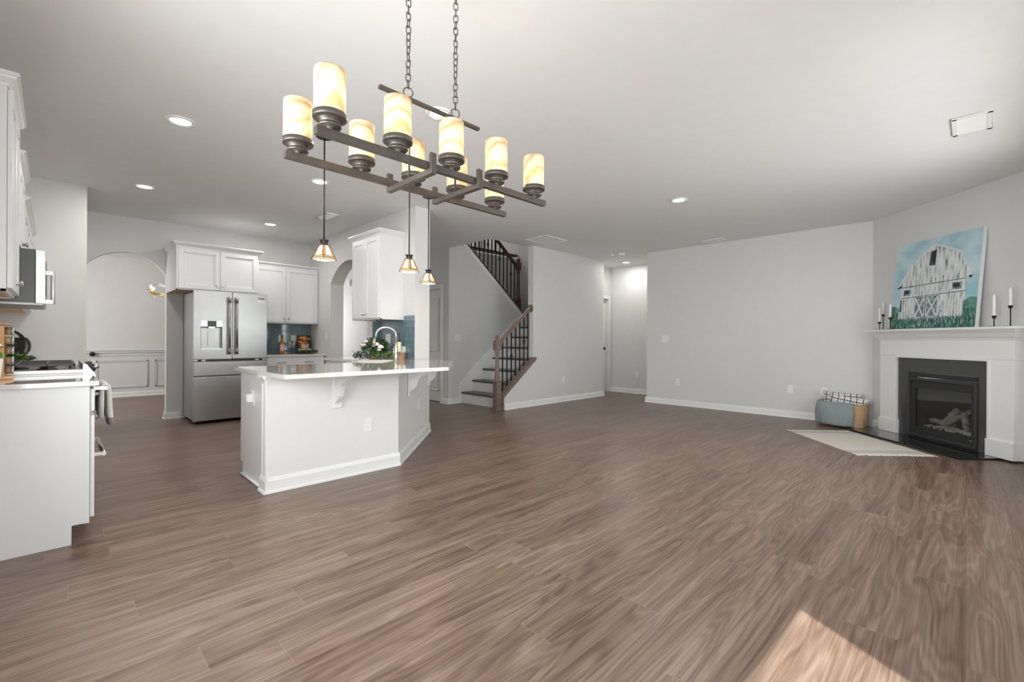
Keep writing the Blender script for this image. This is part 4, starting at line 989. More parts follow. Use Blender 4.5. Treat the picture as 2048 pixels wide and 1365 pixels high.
def corbel(M_):
    # profile in (y,z): y negative = away from wall, z down from 0
    prof = [(0, 0), (-0.275, 0), (-0.275, -0.018), (-0.255, -0.024), (-0.235, -0.045), (-0.205, -0.062), (-0.155, -0.078), (-0.115, -0.105), (-0.095, -0.145), (-0.085, -0.185), (-0.060, -0.215), (-0.030, -0.235), (-0.012, -0.262), (0, -0.275)]
    g = G(M_); g.prism([(y, z) for y, z in prof], -0.022, 0.022, 'x')
    g.box(-0.042, 0.042, -0.018, 0, -0.285, 0); g.box(-0.032, 0.032, -0.285, 0, -0.016, 0)
    return g
for M_ in (T @ Matrix.Translation((1.615, 3.614, KZ)), T @ Matrix.Translation((2.46, 3.885, KZ)) @ Matrix.Rotation(R(45), 4, 'Z'), T @ Matrix.Translation((3.20, 4.625, KZ)) @ Matrix.Rotation(R(45), 4, 'Z')):
    corbel(M_).build('corbel', TRIM, pen, bev=0.003)
g = G()
poly = [(1.078, 3.20), (2.43, 3.20), (3.09, 3.98), (3.285, 4.58), (3.285, 4.70), (3.062, 4.715), (3.062, 5.88), (2.455, 5.88), (2.455, 5.02), (2.0, 4.40), (1.078, 4.40)]
# counter with a cut-out for the sink
ct = G(); ct.prism(poly, 0.8590, 0.8900)
co = ct.build('countertop', QUARTZ, bev=0.003); tag(co, 'large polished quartz worktop of the angled peninsula, with the sink set in', 'countertop')
cut = G(); sx0, sx1 = -0.36, 0.36; SKM = Matrix.Translation((2.42, 4.58, 0)) @ Matrix.Rotation(R(48), 4, 'Z')
rr = []
for cxn, cyn, a0_ in ((0.31, 0.17, 0), (-0.31, 0.17, 90), (-0.31, -0.17, 180), (0.31, -0.17, 270)):
    for i in range(6): a = R(a0_ + 90 * i / 5); rr.append((cxn + 0.05 * math.cos(a), cyn + 0.05 * math.sin(a)))
def hole_poly(outer, inner, z0, z1, mt):
    me = bpy.data.meshes.new('countertop'); bm = bmesh.new()
    def loop(ps): 
        vs = [bm.verts.new((x, y, z1)) for x, y in ps]; return [bm.edges.new((vs[i], vs[(i + 1) % len(vs)])) for i in range(len(vs))]
    es = loop(outer) + loop(inner)
    bmesh.ops.triangle_fill(bm, use_beauty=True, use_dissolve=False, edges=es)
    r_ = bmesh.ops.extrude_face_region(bm, geom=bm.faces[:])
    for v in [x for x in r_['geom'] if isinstance(x, bmesh.types.BMVert)]: v.co.z = z0
    bmesh.ops.recalc_face_normals(bm, faces=bm.faces)
    bm.to_mesh(me); bm.free(); me.materials.append(mt); return me
inner = [tuple((SKM @ Vector((x, y, 0)))[:2]) for x, y in rr]
co.data = hole_poly(poly, inner, 0.859, 0.890, QUARTZ)
co.modifiers.clear()
snk = thing('kitchen_sink', 'white undermount sink sunk in the peninsula worktop', 'sink', (2.42, 4.58, 0.66))
snk.rotation_euler = (0, 0, R(48))
g = G(); n_ = len(rr); vs = []; fs = []
for s_, z in ((1.0, 0.198), (1.0, 0.19), (0.97, 0.05), (0.90, 0.02), (0.05, 0.015)):
    for x, y in rr: vs.append((x * s_ * 1.0, y * s_, z))
for r_ in range(4):
    for k in range(n_): fs.append((r_ * n_ + k, r_ * n_ + (k + 1) % n_, (r_ + 1) * n_ + (k + 1) % n_, (r_ + 1) * n_ + k))
g.add(vs, fs, True); o = g.build('basin', PORC, snk, recalc=False); o.modifiers.new('t', 'SOLIDIFY').thickness = 0.004
G().lathe([(0.0, 0.022), (0.04, 0.022), (0.045, 0.017)], n=20).build('drain', CHROME, snk)
# faucet
fa = thing('kitchen_faucet', 'tall brushed nickel gooseneck faucet beside the sink', 'faucet', (2.66, 4.46, 0.8905))
fr = 2.66, 4.46
g = G(); g.lathe([(0.030, 0), (0.031, 0.006), (0.024, 0.014), (0.022, 0.05), (0.024, 0.10), (0.021, 0.15), (0.014, 0.185), (0.0125, 0.20)], n=24)
dirx, diry = -0.76, 0.65; D = 0.215
pts = [(0, 0, 0.19)]
for i in range(17):
    a = math.pi * i / 16; rr_ = D / 2; q = rr_ - rr_ * math.cos(a); zz = 0.285 + 0.085 * math.sin(a)
    pts.append((dirx * q, diry * q, zz))
pts.append((dirx * (D + .01), diry * (D + .01), 0.25))
g.tube(pts, 0.0125, 12); g.build('spout', CHROME, fa)
G().cyl((dirx * (D + .008), diry * (D + .008), 0.255), (dirx * (D + .032), diry * (D + .032), 0.155), 0.0135, 0.021, 16).build('spray_head', CHROME, fa)
g = G(); g.ball((0.0, -0.0, 0.085), 0.027, 14); g.cyl((0.0, -0.02, 0.09), (0.075, -0.095, 0.115), 0.008, 0.006, 10)
G().tube([(-0.024, -0.006, 0.03), (-0.036, -0.01, 0.10), (-0.030, -0.01, 0.16)], [0.006, 0.007, 0.004], 8).build('side_lever', CHROME, fa)
g.build('handle', CHROME, fa)

# bouquet on the counter behind the sink
bq = thing('flower_arrangement', 'trailing green foliage with cream roses in a low arrangement behind the sink', 'flowers', (2.72, 5.08, 0.8905))
G().lathe([(0.045, 0), (0.05, 0.006), (0.055, 0.03), (0.053, 0.033), (0.0, 0.03)], n=24).build('bowl', BARK, bq)
rnd = random.Random(3); g = G()
ax_ = Vector((-0.70, 0.71, 0))   # roughly across the view
bx_ = Vector((0.71, 0.70, 0))
for i in range(620):
    u = rnd.gauss(0, 0.5); u = max(-1, min(1, u)); v = rnd.uniform(-1, 1)
    hmax = 0.245 * (1 - 0.75 * u * u)
    z = rnd.uniform(0.02, 1.0) ** 0.8 * hmax
    cx_ = ax_ * (u * 0.21 - 0.035) + bx_ * (v * 0.12)
    left = u > 0.25
    g.mat([LEAFG, LEAFD, LEAFG][i % 3] if left else [LEAFY, LEAF, LEAFY, LEAF][i % 4] if z < 0.09 else [LEAFD, LEAF][i % 2])
    dv = Vector((cx_.x * 3 + rnd.uniform(-.5, .5), cx_.y * 3 + rnd.uniform(-.5, .5), rnd.uniform(-.4, .7)))
    g.leaf((cx_.x, cx_.y, max(0.015, z)), dv, rnd.uniform(.03, .055), rnd.uniform(.016, .03), rnd)
g.build('foliage', None, bq, recalc=False)
def rose(c, r_, m_, seed):
    rnd = random.Random(seed); g = G(); g.mat(m_)
    for ring, (n_, rr_, z) in enumerate(((3, .25, .25), (5, .55, .1), (7, .85, -.1))):
        for k in range(n_):
            a = 2 * math.pi * k / n_ + ring; g.ball((c[0] + r_ * rr_ * math.cos(a) * .7, c[1] + r_ * rr_ * math.sin(a) * .7, c[2] + z * r_), r_ * .5, 8, (1, 1, .8))
    return g
def bp(u, v, z): p = ax_ * u + bx_ * v; return (p.x, p.y, z)
for (u, v, z, r_, m_) in ((0.085, -0.11, 0.175, 0.036, PETAL), (0.045, -0.12, 0.215, 0.026, PETALW), (-0.085, -0.14, 0.180, 0.036, PETAL), (-0.135, -0.15, 0.150, 0.036, PETALW), (-0.115, -0.14, 0.115, 0.024, PETALW)):
    rose(bp(u, v, z), r_, m_, 5).build('rose', None, bq)
# rustic crate with soap things
t = thing('wooden_riser', 'small rustic wooden riser on the worktop right of the flowers', 'stand', (3.02, 4.915, 0.8905), R(40))
g = G()
for z in (0.0, 0.026, 0.052): g.box(-0.075, 0.075, -0.05, 0.05, z, z + 0.021)
for xx in (-0.06, 0.06): g.box(xx - 0.01, xx + 0.01, -0.045, 0.045, 0.0205, 0.0525)
g.build('slats', BARK, t, bev=0.003)
t = thing('candle_jar', 'small white jar with a pale lid standing on the wooden riser', 'jar', (3.035, 4.915, 0.9640))
G().lathe([(0.030, 0), (0.034, 0.004), (0.034, 0.062), (0.0, 0.062)], n=24).build('jar_body', PORC, t)
G().lathe([(0.036, 0.062), (0.037, 0.066), (0.036, 0.080), (0.0, 0.082)], n=24).build('lid', mat('mint_lid', (0.55, 0.72, 0.66), 0.4), t)
foliage('small_succulent', 'tiny green plant behind the white jar on the worktop', (3.02, 5.03, 0.9645), 40, 0.03, 0.03, 0.11, 0.05, 0.018, [LEAF, mat('teal_leaf', (0.03, 0.22, 0.13), 0.5)], 9)
t = thing('soap_bottle', 'pale bottle with a pump standing on the wooden riser behind the faucet', 'bottle', (2.945, 4.865, 0.9640))
G().lathe([(0.026, 0), (0.028, 0.004), (0.028, 0.12), (0.024, 0.13), (0.010, 0.135), (0.0, 0.136)], n=20).build('bottle_body', mat('pale_yellow_soap', (0.78, 0.74, 0.48), 0.3, var=.15), t)
g = G().cyl((0, 0, 0.13), (0, 0, 0.235), 0.004, n=8); g.cyl((0, 0, 0.135), (0, 0, 0.165), 0.009, n=12); g.box(-0.03, 0.008, -0.005, 0.005, 0.226, 0.238); g.build('pump', BLACK, t)

# outlet with white adapter on peninsula side + front outlets
t = plate((1.114, 4.0, 0.66), -math.pi / 2, 0.075, 0.118, label='outlet with a white plug-in cube on the left end of the peninsula')
G().box(-0.025, 0.025, -0.05, -0.006, -0.03, 0.03).build('plug_in_cube', PLATE, t, bev=0.006, seg=3)
plate((1.89, 3.6145, 0.40), 0, label='outlet low on the front face of the peninsula')
plate((2.812, 4.2415, 0.43), R(45), label='outlet on the angled face of the peninsula')

# ================================================================== CHANDELIER
CX, CY, ZB, CK = 1.166, 1.661, 1.809, 0.90
ch = thing('chandelier', 'rectangular bronze chandelier with ten glowing alabaster candle shades hanging from two chains', 'chandelier', (CX, CY, ZB))
for yy in (-0.158, 0.158):
    G().box(-0.625, 0.645, yy - 0.014, yy + 0.014, -0.006, 0.024).build('long_bar', BRONZE, ch, bev=0.0015)
for xx in (-0.125, 0.145):
    g = G().box(xx - 0.014, xx + 0.014, -0.19, 0.19, -0.030, -0.0065)
    for sy in (-1, 1): g.box(xx - 0.014, xx + 0.014, sy * 0.19 - (0.017 if sy > 0 else 0), sy * 0.19 + (0.017 if sy < 0 else 0), -0.0065, 0.062)
    g.build('cross_bar', BRONZE, ch, bev=0.0015)
    G().cyl((xx - .005, 0, -0.001), (xx - .005, 0, 0.36), 0.0055, n=12).build('stem', BRONZE, ch)
G().box(-0.285, 0.295, -0.010, 0.010, 0.355, 0.370).build('top_bar', BRONZE, ch, bev=0.001)
cup_prof = [(0.006, -0.002), (0.012, -0.002), (0.014, 0.006), (0.012, 0.010), (0.040, 0.011), (0.042, 0.016), (0.042, 0.020), (0.034, 0.021), (0.035, 0.040), (0.040, 0.042), (0.040, 0.047), (0.052, 0.048), (0.0605, 0.050), (0.061, 0.054), (0.061, 0.074), (0.0575, 0.074), (0.0575, 0.058), (0.0, 0.057)]
cup_prof = [(r_, z_ * 0.8) for r_, z_ in cup_prof]
sh_prof = [(0.0565, 0.048), (0.0565, 0.09), (0.0565, 0.16), (0.0565, 0.217), (0.0545, 0.222), (0.052, 0.217)]
cup = None
for yy in (-0.158, 0.158):
    for xx in (-0.572, -0.285, -0.005, 0.277, 0.558):
        if cup is None:
            cup = G().lathe(cup_prof, n=32).build('candle_cup', BRONZE, ch, loc=(xx, yy, 0.024)); shd = G().lathe(sh_prof, n=40, caps=False).build('glass_shade', ALAB, cup)
            bl = G().lathe([(0.012, 0.058), (0.012, 0.09), (0.020, 0.12), (0.022, 0.135), (0.014, 0.155), (0.0, 0.160)], n=14).build('bulb', BULB, cup)
        else:
            c2 = cup.copy(); COL.objects.link(c2); c2.location = (xx, yy, 0.024)
            for s_ in (shd, bl): d2 = s_.copy(); COL.objects.link(d2); d2.parent = c2
def link_chain(x, z0, z1, par):
    Lk = 0.030; z = z0; k = 0
    ring = [(x + 0.022 * math.cos(2 * math.pi * i / 20), 0.0, z0 + 0.008 + 0.022 * math.sin(2 * math.pi * i / 20)) for i in range(20)]
    M45 = Matrix.Rotation(R(-20), 4, 'Z')
    g = G(Matrix.Translation((x, 0, 0)) @ M45 @ Matrix.Translation((-x, 0, 0))); g.tube(ring, 0.003, 8, True); g.build('ring', BRONZE, par)
    z = z0 + 0.028; g = G()
    while z < z1 - 0.01:
        pts = []
        for i in range(18):
            a = 2 * math.pi * i / 18; u = 0.0105 * math.cos(a); v = 0.0095 * math.sin(a) + (0.0095 if math.sin(a) >= 0 else -0.0095)
            r_ = R(40 + 85 * k + 12 * math.sin(k * 2.1)); pts.append((x + u * math.cos(r_), u * math.sin(r_), z + 0.017 + v))
        g.tube(pts, 0.0027, 6, True); z += 0.0315; k += 1
    g.build('chain', BRONZE, par)
CTOP = (H - ZB) / CK - 0.0005
for xx in (-0.137, 0.139):
    link_chain(xx, 0.385, CTOP, ch)
    G().lathe([(0.045, -0.022), (0.05, -0.016), (0.05, 0), (0.0, 0)], (xx, 0, CTOP), 32).build('canopy', BRONZE, ch)
ch.scale = (CK, CK, CK)
for i, (xx, yy) in enumerate([(a, b_) for a in (-0.572, -0.285, -0.005, 0.277, 0.558) for b_ in (-0.158, 0.158)]):
    light('POINT', 'chandelier_bulb', (xx, yy, 0.024 + 0.118), 0.95, (1.0, 0.72, 0.36), 0.024, parent=ch)

# ================================================================== PENDANTS
def pendant(x, y, zt, label):
    t = thing('pendant_light', label, 'pendant light', (x, y, zt), R(20), 'pendants over the peninsula')
    G().lathe([(0.062, -0.018), (0.066, -0.012), (0.066, 0), (0.0, 0)], (0, 0, H - zt - 0.0005), 28).build('canopy', DRKBR, t)
    G().cyl((0, 0, 0.02), (0, 0, H - zt - 0.015), 0.0055, n=10).build('rod', DRKBR, t)
    G().lathe([(0.012, 0.028), (0.034, 0.026), (0.036, 0.020), (0.028, 0.014), (0.027, -0.006), (0.032, -0.010), (0.0, -0.012)], (0, 0, 0), 24).build('socket_cap', DRKBR, t)
    sh = G(); top, bot, hh = 0.026, 0.064, 0.130
    for k in range(4):
        a = k * math.pi / 2; M_ = Matrix.Rotation(a, 4, 'Z')
        def P(u, s_, off=0):  # u in -1..1 across, s_ 0 top ..1 bottom
            w_ = top + (bot - top) * s_; q = M_ @ Vector((u * w_, -w_ - off, -0.012 - (hh - 0.012) * s_)); return tuple(q)
        sh.mat(ARTG).add([P(-0.62, 0.04), P(0.62, 0.04), P(0.70, 0.76), P(-0.70, 0.76)], [(0, 1, 2, 3)])
        sh.mat(AMBG).add([P(-0.97, 0.04), P(-0.62, 0.04), P(-0.70, 0.76), P(-0.97, 0.76)], [(0, 1, 2, 3)]).add([P(0.62, 0.04), P(0.97, 0.04), P(0.97, 0.76), P(0.70, 0.76)], [(0, 1, 2, 3)])
        sh.mat(AMBG).add([P(-0.97, 0.76), P(0.97, 0.76), P(0.97, 0.88), P(-0.97, 0.88)], [(0, 1, 2, 3)]); sh.mat(SHELLG).add([P(-0.97, 0.88), P(0.97, 0.88), P(0.98, 1.0), P(-0.98, 1.0)], [(0, 1, 2, 3)])
    o = sh.build('glass_shade', None, t); o.modifiers.new('t', 'SOLIDIFY').thickness = 0.002
    fr_ = G()
    for k in range(4):
        M_ = Matrix.Rotation(k * math.pi / 2, 4, 'Z')
        def P2(u, s_): w_ = top + (bot - top) * s_; return tuple(M_ @ Vector((u * w_, -w_ - 0.001, -0.012 - (hh - 0.012) * s_)))
        for a_, b_ in ((P2(-1, 0), P2(-1, 1)), (P2(-0.62, 0.04), P2(-0.70, 0.76)), (P2(0.62, 0.04), P2(0.70, 0.76)), (P2(-1, .76), P2(1, .76)), (P2(-1, .88), P2(1, .88)), (P2(-1, 1), P2(1, 1)), (P2(-1, 0.03), P2(1, 0.03))): fr_.tube([a_, b_], 0.0023, 5)
    fr_.build('shade_frame', DRKBR, o)
    G().ball((0, 0, -0.06), 0.018, 12, (1, 1, 1.4)).build('bulb', BULB, t)
    light('POINT', 'pendant_bulb', (0, 0, -0.112), 1.1, (1.0, 0.78, 0.5), 0.02, parent=t)
    return t
pendant(1.505, 3.605, 1.885, 'stained glass pendant on a long rod, leftmost of three and nearest the refrigerator')
pendant(2.32, 3.665, 1.885, 'stained glass pendant hanging in the middle, in front of the tall cabinet side')
pendant(2.965, 4.29, 1.885, 'stained glass pendant hanging in front of the white column, rightmost of three')

# ================================================================== CEILING FITTINGS
def downlight(x, y, r_, label, e=7.5, z=H):
    t = thing('recessed_light', label, 'ceiling light', (x, y, z), 0, 'recessed ceiling lights')
    G().lathe([(r_ * 0.68, -0.004), (r_ * 0.75, -0.012), (r_ * 0.95, -0.009), (r_, -0.001), (r_ * 0.68, -0.001)], n=40).build('trim_ring', PLATE, t)
    G().lathe([(0.0, -0.006), (r_ * 0.66, -0.006), (r_ * 0.68, -0.003)], n=32).build('lens', LED, t)
    light('AREA', 'downlight_glow', (0, 0, -0.022), e, (1, 0.97, 0.93), r_ * 1.3, shape='DISK', parent=t, aim=(0, 0, -1))
downlight(0.657, 4.13, 0.098, 'round recessed ceiling light in front of the left cabinets')
downlight(0.673, 6.18, 0.098, 'round recessed ceiling light nearest the arched dining doorway')
downlight(2.142, 6.94, 0.098, 'round recessed ceiling light above the cabinet right of the refrigerator')
downlight(1.911, 4.69, 0.098, 'round recessed ceiling light seen beside the leftmost pendant rod')
downlight(1.93, 2.67, 0.098, 'round recessed ceiling light behind the chandelier top bar')
downlight(5.04, 2.345, 0.098, 'round recessed ceiling light alone in the living room ceiling')
downlight(8.31, 4.99, 0.098, 'small recessed ceiling light in the hallway', 6)
def vent(x0, x1, y0, y1, label, name='ceiling_vent', n_=9, along='x'):
    cx_, cy_ = (x0 + x1) / 2, (y0 + y1) / 2; hx, hy = (x1 - x0) / 2, (y1 - y0) / 2
    t = thing(name, label, 'vent', (cx_, cy_, H)); f = 0.028
    G().box(-hx, hx, -hy, -hy + f, -0.012, -0.0005).box(-hx, hx, hy - f, hy, -0.012, -0.0005).box(-hx, -hx + f, -hy, hy, -0.012, -0.0005).box(hx - f, hx, -hy, hy, -0.012, -0.0005).build('frame', PLATE, t, bev=0.002)
    G().box(-hx + f, hx - f, -hy + f, hy - f, -0.003, -0.0005).build('backing', VENTIN, t)
    g = G()
    for i in range(n_):
        if along == 'x':
            a = -hy + f + (2 * hy - 2 * f) * (i + .5) / n_; g.prism([(a - 0.006, -0.003), (a + 0.004, -0.011), (a + 0.006, -0.010), (a - 0.004, -0.002)], -hx + f, hx - f, 'x')
        else:
            a = -hx + f + (2 * hx - 2 * f) * (i + .5) / n_; g.prism([(a - 0.006, -0.003), (a + 0.004, -0.011), (a + 0.006, -0.010), (a - 0.004, -0.002)], -hy + f, hy - f, 'y')
    g.build('louvre', PLATE, t)
vent(4.57, 4.95, -0.12, 0.09, 'white supply vent in the ceiling at the upper right, above the painting', along='y', n_=16)
vent(2.43, 2.61, 5.77, 6.10, 'white ceiling vent behind the leftmost pendant rod', along='x')
vent(7.34, 7.54, 2.71, 3.07, 'white ceiling vent close to the long living room wall', along='x')
t = thing('attic_hatch', 'square white framed panel in the ceiling in front of the stairwell', 'ceiling panel', (5.58, 4.80, H))
G().box(-.28, .28, -.22, -.19, -.012, -.0005).box(-.28, .28, .19, .22, -.012, -.0005).box(-.28, -.25, -.22, .22, -.012, -.0005).box(.25, .28, -.22, .22, -.012, -.0005).build('frame', PLATE, t, bev=.002)
g = G().box(-.25, .25, -.19, .19, -.005, -.0005)
for i in range(24): g.box(-.24, .24, -.185 + i * .0157, -.18 + i * .0157, -.008, -.005)
g.build('grille', mat('return_grille', (0.66, 0.66, 0.64), 0.5), t)
t = thing('smoke_detector', 'round white smoke detector on the ceiling outside the hallway', 'smoke detector', (7.39, 4.52, H)); G().lathe([(0.0, -0.038), (0.05, -0.036), (0.062, -0.02), (0.068, -0.0005), (0.0, -0.0005)], n=28).build('housing', PLATE, t)
o = G().lathe([(0.0, -0.03), (0.03, -0.028), (0.036, -0.0005), (0.0, -0.0005)], n=24).build('ceiling_sensor', PLATE, loc=(7.39, 4.72, H)); tag(o, 'small round white sensor on the ceiling left of the smoke detector', 'sensor')
o = G().box(4.835, 4.869, 10.15, 10.30, 2.36, 2.50).build('door_chime', PLATE, bev=.003); tag(o, 'small white chime box high on the foyer wall, seen through the kitchen archway', 'chime')
o = G().lathe([(0.014, 0), (0.014, 0.03), (0.036, 0.035), (0.042, 0.05), (0.030, 0.066), (0.0, 0.070)], n=20).build('oval_knob', IRON, loc=(0.50, 11.44, 0.83)); o.rotation_euler = (R(90), 0, 0); tag(o, 'dark round knob at the edge of the dining room wainscot', 'knob')

# dining fixture
t = thing('glass_chandelier', 'brass chandelier with curled clear glass arms in the dining room beyond the arch', 'chandelier', (1.50, 9.9, 1.90))
G().lathe([(0.0, -0.05), (0.03, -0.03), (0.05, 0.0), (0.02, 0.03), (0.012, 0.12), (0.010, 0.80)], n=20).build('column', GOLD, t)
for k in range(6):
    a = R(198 + 60 * k); c_, s_ = math.cos(a), math.sin(a)
    ar = G().tube([(0.03 * c_, 0.03 * s_, 0.0), (0.2 * c_, 0.2 * s_, -0.015), (0.36 * c_, 0.36 * s_, 0.0)], 0.009, 8).build('arm', GOLD, t)
    G().lathe([(0.0, 0), (0.03, 0.005), (0.034, 0.012), (0.014, 0.016), (0.012, 0.07), (0.0, 0.07)], (0.36 * c_, 0.36 * s_, 0.0), 16).build('candle_cup', GOLD, ar)
    G().lathe([(0.008, 0.07), (0.017, 0.09), (0.014, 0.115), (0.0, 0.135)], (0.36 * c_, 0.36 * s_, 0.0), 12).build('bulb', BULB, ar)
    pts = [(0.0, 0.0, 0.12)]
    pts = [((0.05 + 0.40 * i / 14 + 0.05 * math.sin(i * .45)) * c_, (0.05 + 0.40 * i / 14 + 0.05 * math.sin(i * .45)) * s_, 0.10 + 0.06 * math.sin(i / 14 * math.pi) - (0.08 * max(0, i - 10) / 4)) for i in range(15)]
    G().tube(pts, 0.011, 8).build('glass_curl', CLEAR, ar)
    pts = [(0.36 * math.cos(b_) * c_, 0.36 * math.cos(b_) * s_, -0.20 * math.sin(b_)) for b_ in [i * math.pi / 2 / 10 for i in range(11)]]
    G().tube(pts, 0.006, 8).build('glass_curl', CLEAR, ar)
light('POINT', 'dining_bulb', (0, 0, 0.3), 7, (1.0, 0.88, 0.72), 0.12, parent=t)

# ================================================================== FIREPLACE
SC = 5.022
fp = thing('fireplace_surround', 'white painted fireplace mantel and surround on the angled wall', 'fireplace', fp_loc(SC, 0, 0), R(45))
def F(s_): return s_ - SC
# frame: local x = s - SC, local y = d (into the room is +y)
L0, L1, O0, O1 = 4.250, 5.796, 4.490, 5.560
for a, b_ in ((L0, O0), (O1, L1)):
    G().box(F(a), F(b_), 0.001, 0.128, 0.021, 0.96).build('pilaster', TRIM, fp, bev=0.002)
    G().box(F(a) - 0.012, F(b_) + 0.004, 0.001, 0.148, 0.021, 0.185).build('plinth', TRIM, fp, bev=0.003)
G().box(F(L0), F(L1), 0.001, 0.131, 0.9605, 1.15).build('frieze', TRIM, fp, bev=0.003)
G().box(F(O0) - 0.028, F(O0), 0.128, 0.136, 0.186, 0.96).box(F(O1), F(O1) + 0.028, 0.128, 0.136, 0.186, 0.96).box(F(O0), F(O1), 0.128, 0.136, 0.94, 0.968).build('inner_moulding', TRIM, fp, bev=0.002)
# bed moulding
prof = [(0.131, 1.15), (0.137, 1.152), (0.140, 1.165), (0.160, 1.185), (0.166, 1.195), (0.185, 1.222), (0.205, 1.236), (0.212, 1.252), (0.001, 1.252), (0.001, 1.15)]
g = G(); rows = []
for d_, z in prof:
    e = max(0.0, d_ - 0.131); rows += [(F(L0) - e, 0.001, z), (F(L0) - e, d_, z), (F(L1) + e, d_, z), (F(L1) + e, 0.001, z)]
n_ = len(prof); fs = []
for i in range(n_):
    j = (i + 1) % n_
    for k in range(3): fs.append((i * 4 + k, i * 4 + k + 1, j * 4 + k + 1, j * 4 + k))
fs.append(tuple(i * 4 for i in range(n_))); fs.append(tuple(i * 4 + 3 for i in range(n_)))
g.add(rows, fs); g.build('crown_moulding', TRIM, fp)
G().box(F(4.13), F(5.915), 0.001, 0.25, 1.2525, 1.2785).build('mantel_shelf', TRIM, fp, bev=0.005)
G().box(F(O0) + .001, F(O1) - .001, 0.001, 0.10, 0.775, 0.94).box(F(O0) + .001, F(4.604), 0.001, 0.10, 0.021, 0.774).box(F(5.411), F(O1) - .001, 0.001, 0.10, 0.021, 0.774).build('granite_facing', GRANITE2, fp)
# insert
fi = thing('fireplace_insert', 'black gas fireplace insert with glass front and ceramic logs', 'fireplace insert', fp_loc(SC, 0, 0), R(45))
A0, A1 = F(4.607), F(5.408)
G().box(A0, A1, 0.085, 0.112, 0.725, 0.772).build('louvre', FPBLK, fi, bev=0.003); G().box(A0, A1, 0.085, 0.105, 0.022, 0.045).build('louvre', FPBLK, fi, bev=0.003)
g = G().box(A0, A1, 0.088, 0.118, 0.685, 0.712).box(A0, A1, 0.088, 0.116, 0.046, 0.072).box(A0, A0 + 0.024, 0.088, 0.118, 0.072, 0.685).box(A1 - 0.024, A1, 0.088, 0.118, 0.072, 0.685); g.build('outer_frame', FPGRY, fi, bev=0.003)
g = G().box(A0 + .026, A1 - .026, 0.08, 0.106, 0.60, 0.684).box(A0 + .026, A1 - .026, 0.08, 0.106, 0.073, 0.155).box(A0 + .026, A0 + 0.062, 0.08, 0.106, 0.155, 0.60).box(A1 - 0.085, A1 - .026, 0.08, 0.106, 0.155, 0.60); g.build('door_frame', FPBLK, fi, bev=0.003)
G().box(A0 + 0.062, A1 - 0.085, 0.088, 0.092, 0.155, 0.60).build('glass_front', FPGLASS, fi)
g = G().box(A0 + .026, A1 - .026, -0.36, -0.35, 0.10, 0.68).box(A0 + .02, A0 + .03, -0.35, 0.08, 0.10, 0.68).box(A1 - .03, A1 - .02, -0.35, 0.08, 0.10, 0.68).box(A0 + .026, A1 - .026, -0.35, 0.08, 0.09, 0.10).box(A0 + .026, A1 - .026, -0.35, 0.08, 0.68, 0.69); g.build('firebox', FPBLK, fi)
rnd = random.Random(2)
def log(p0, p1, r0):
    p0 = Vector(p0); p1 = Vector(p1); n_ = 9; pts = [p0.lerp(p1, i / (n_ - 1)) + Vector((rnd.uniform(-.008, .008), rnd.uniform(-.008, .008), rnd.uniform(-.008, .008))) for i in range(n_)]
    return G().tube(pts, [r0 * rnd.uniform(.8, 1.15) * (0.8 if i in (0, n_ - 1) else 1) for i in range(n_)], 10)
for a, b_, r_ in (((A1 - .10, -0.08, 0.22), (A0 + .45, -0.10, 0.21), 0.035), ((A1 - .30, -0.02, 0.19), (A1 - .36, -0.14, 0.38), 0.034), ((A1 - .36, 0.0, 0.22), (A0 + .22, -0.06, 0.40), 0.028), ((A0 + .26, 0.0, 0.38), (A0 + .18, 0.02, 0.20), 0.030), ((A0 + .46, 0.03, 0.19), (A0 + .12, 0.03, 0.17), 0.026)):
    log(a, b_, r_).build('ceramic_log', FIBER, fi)
g = G()
for i in range(90): g.ball((rnd.uniform(A0 + .10, A1 - .14), rnd.uniform(-.06, .06), 0.155 + rnd.uniform(0, .02)), rnd.uniform(.008, .018), 6)
g.build('embers', EMBER, fi)['kind'] = 'stuff'
G().cyl((A0 + .06, 0.106, 0.115), (A0 + .06, 0.112, 0.115), 0.008, n=12).build('badge', CHROME, fi)
# hearth
g = G(FP); g.prism([(4.36, 0.0), (5.96, 0.0), (5.96, 0.52), (4.36, 0.52)], 0.0005, 0.020); o = g.build('hearth_slab', GRANITE, bev=0.003); tag(o, 'polished black granite hearth slab on the floor in front of the fireplace', 'hearth')

# painting
pa = thing('barn_painting', 'canvas painting of a weathered white barn leaning on the wall above the mantel', 'painting', fp_loc(5.125, 0.135, 1.2830), R(45 + 180))
pa.rotation_euler = Matrix.Rotation(R(225), 4, 'Z').to_euler()
lean = R(5.0); pa.rotation_mode = 'XYZ'
pa.rotation_euler = (Matrix.Rotation(R(225), 3, 'Z') @ Matrix.Rotation(-lean, 3, 'X')).to_euler()
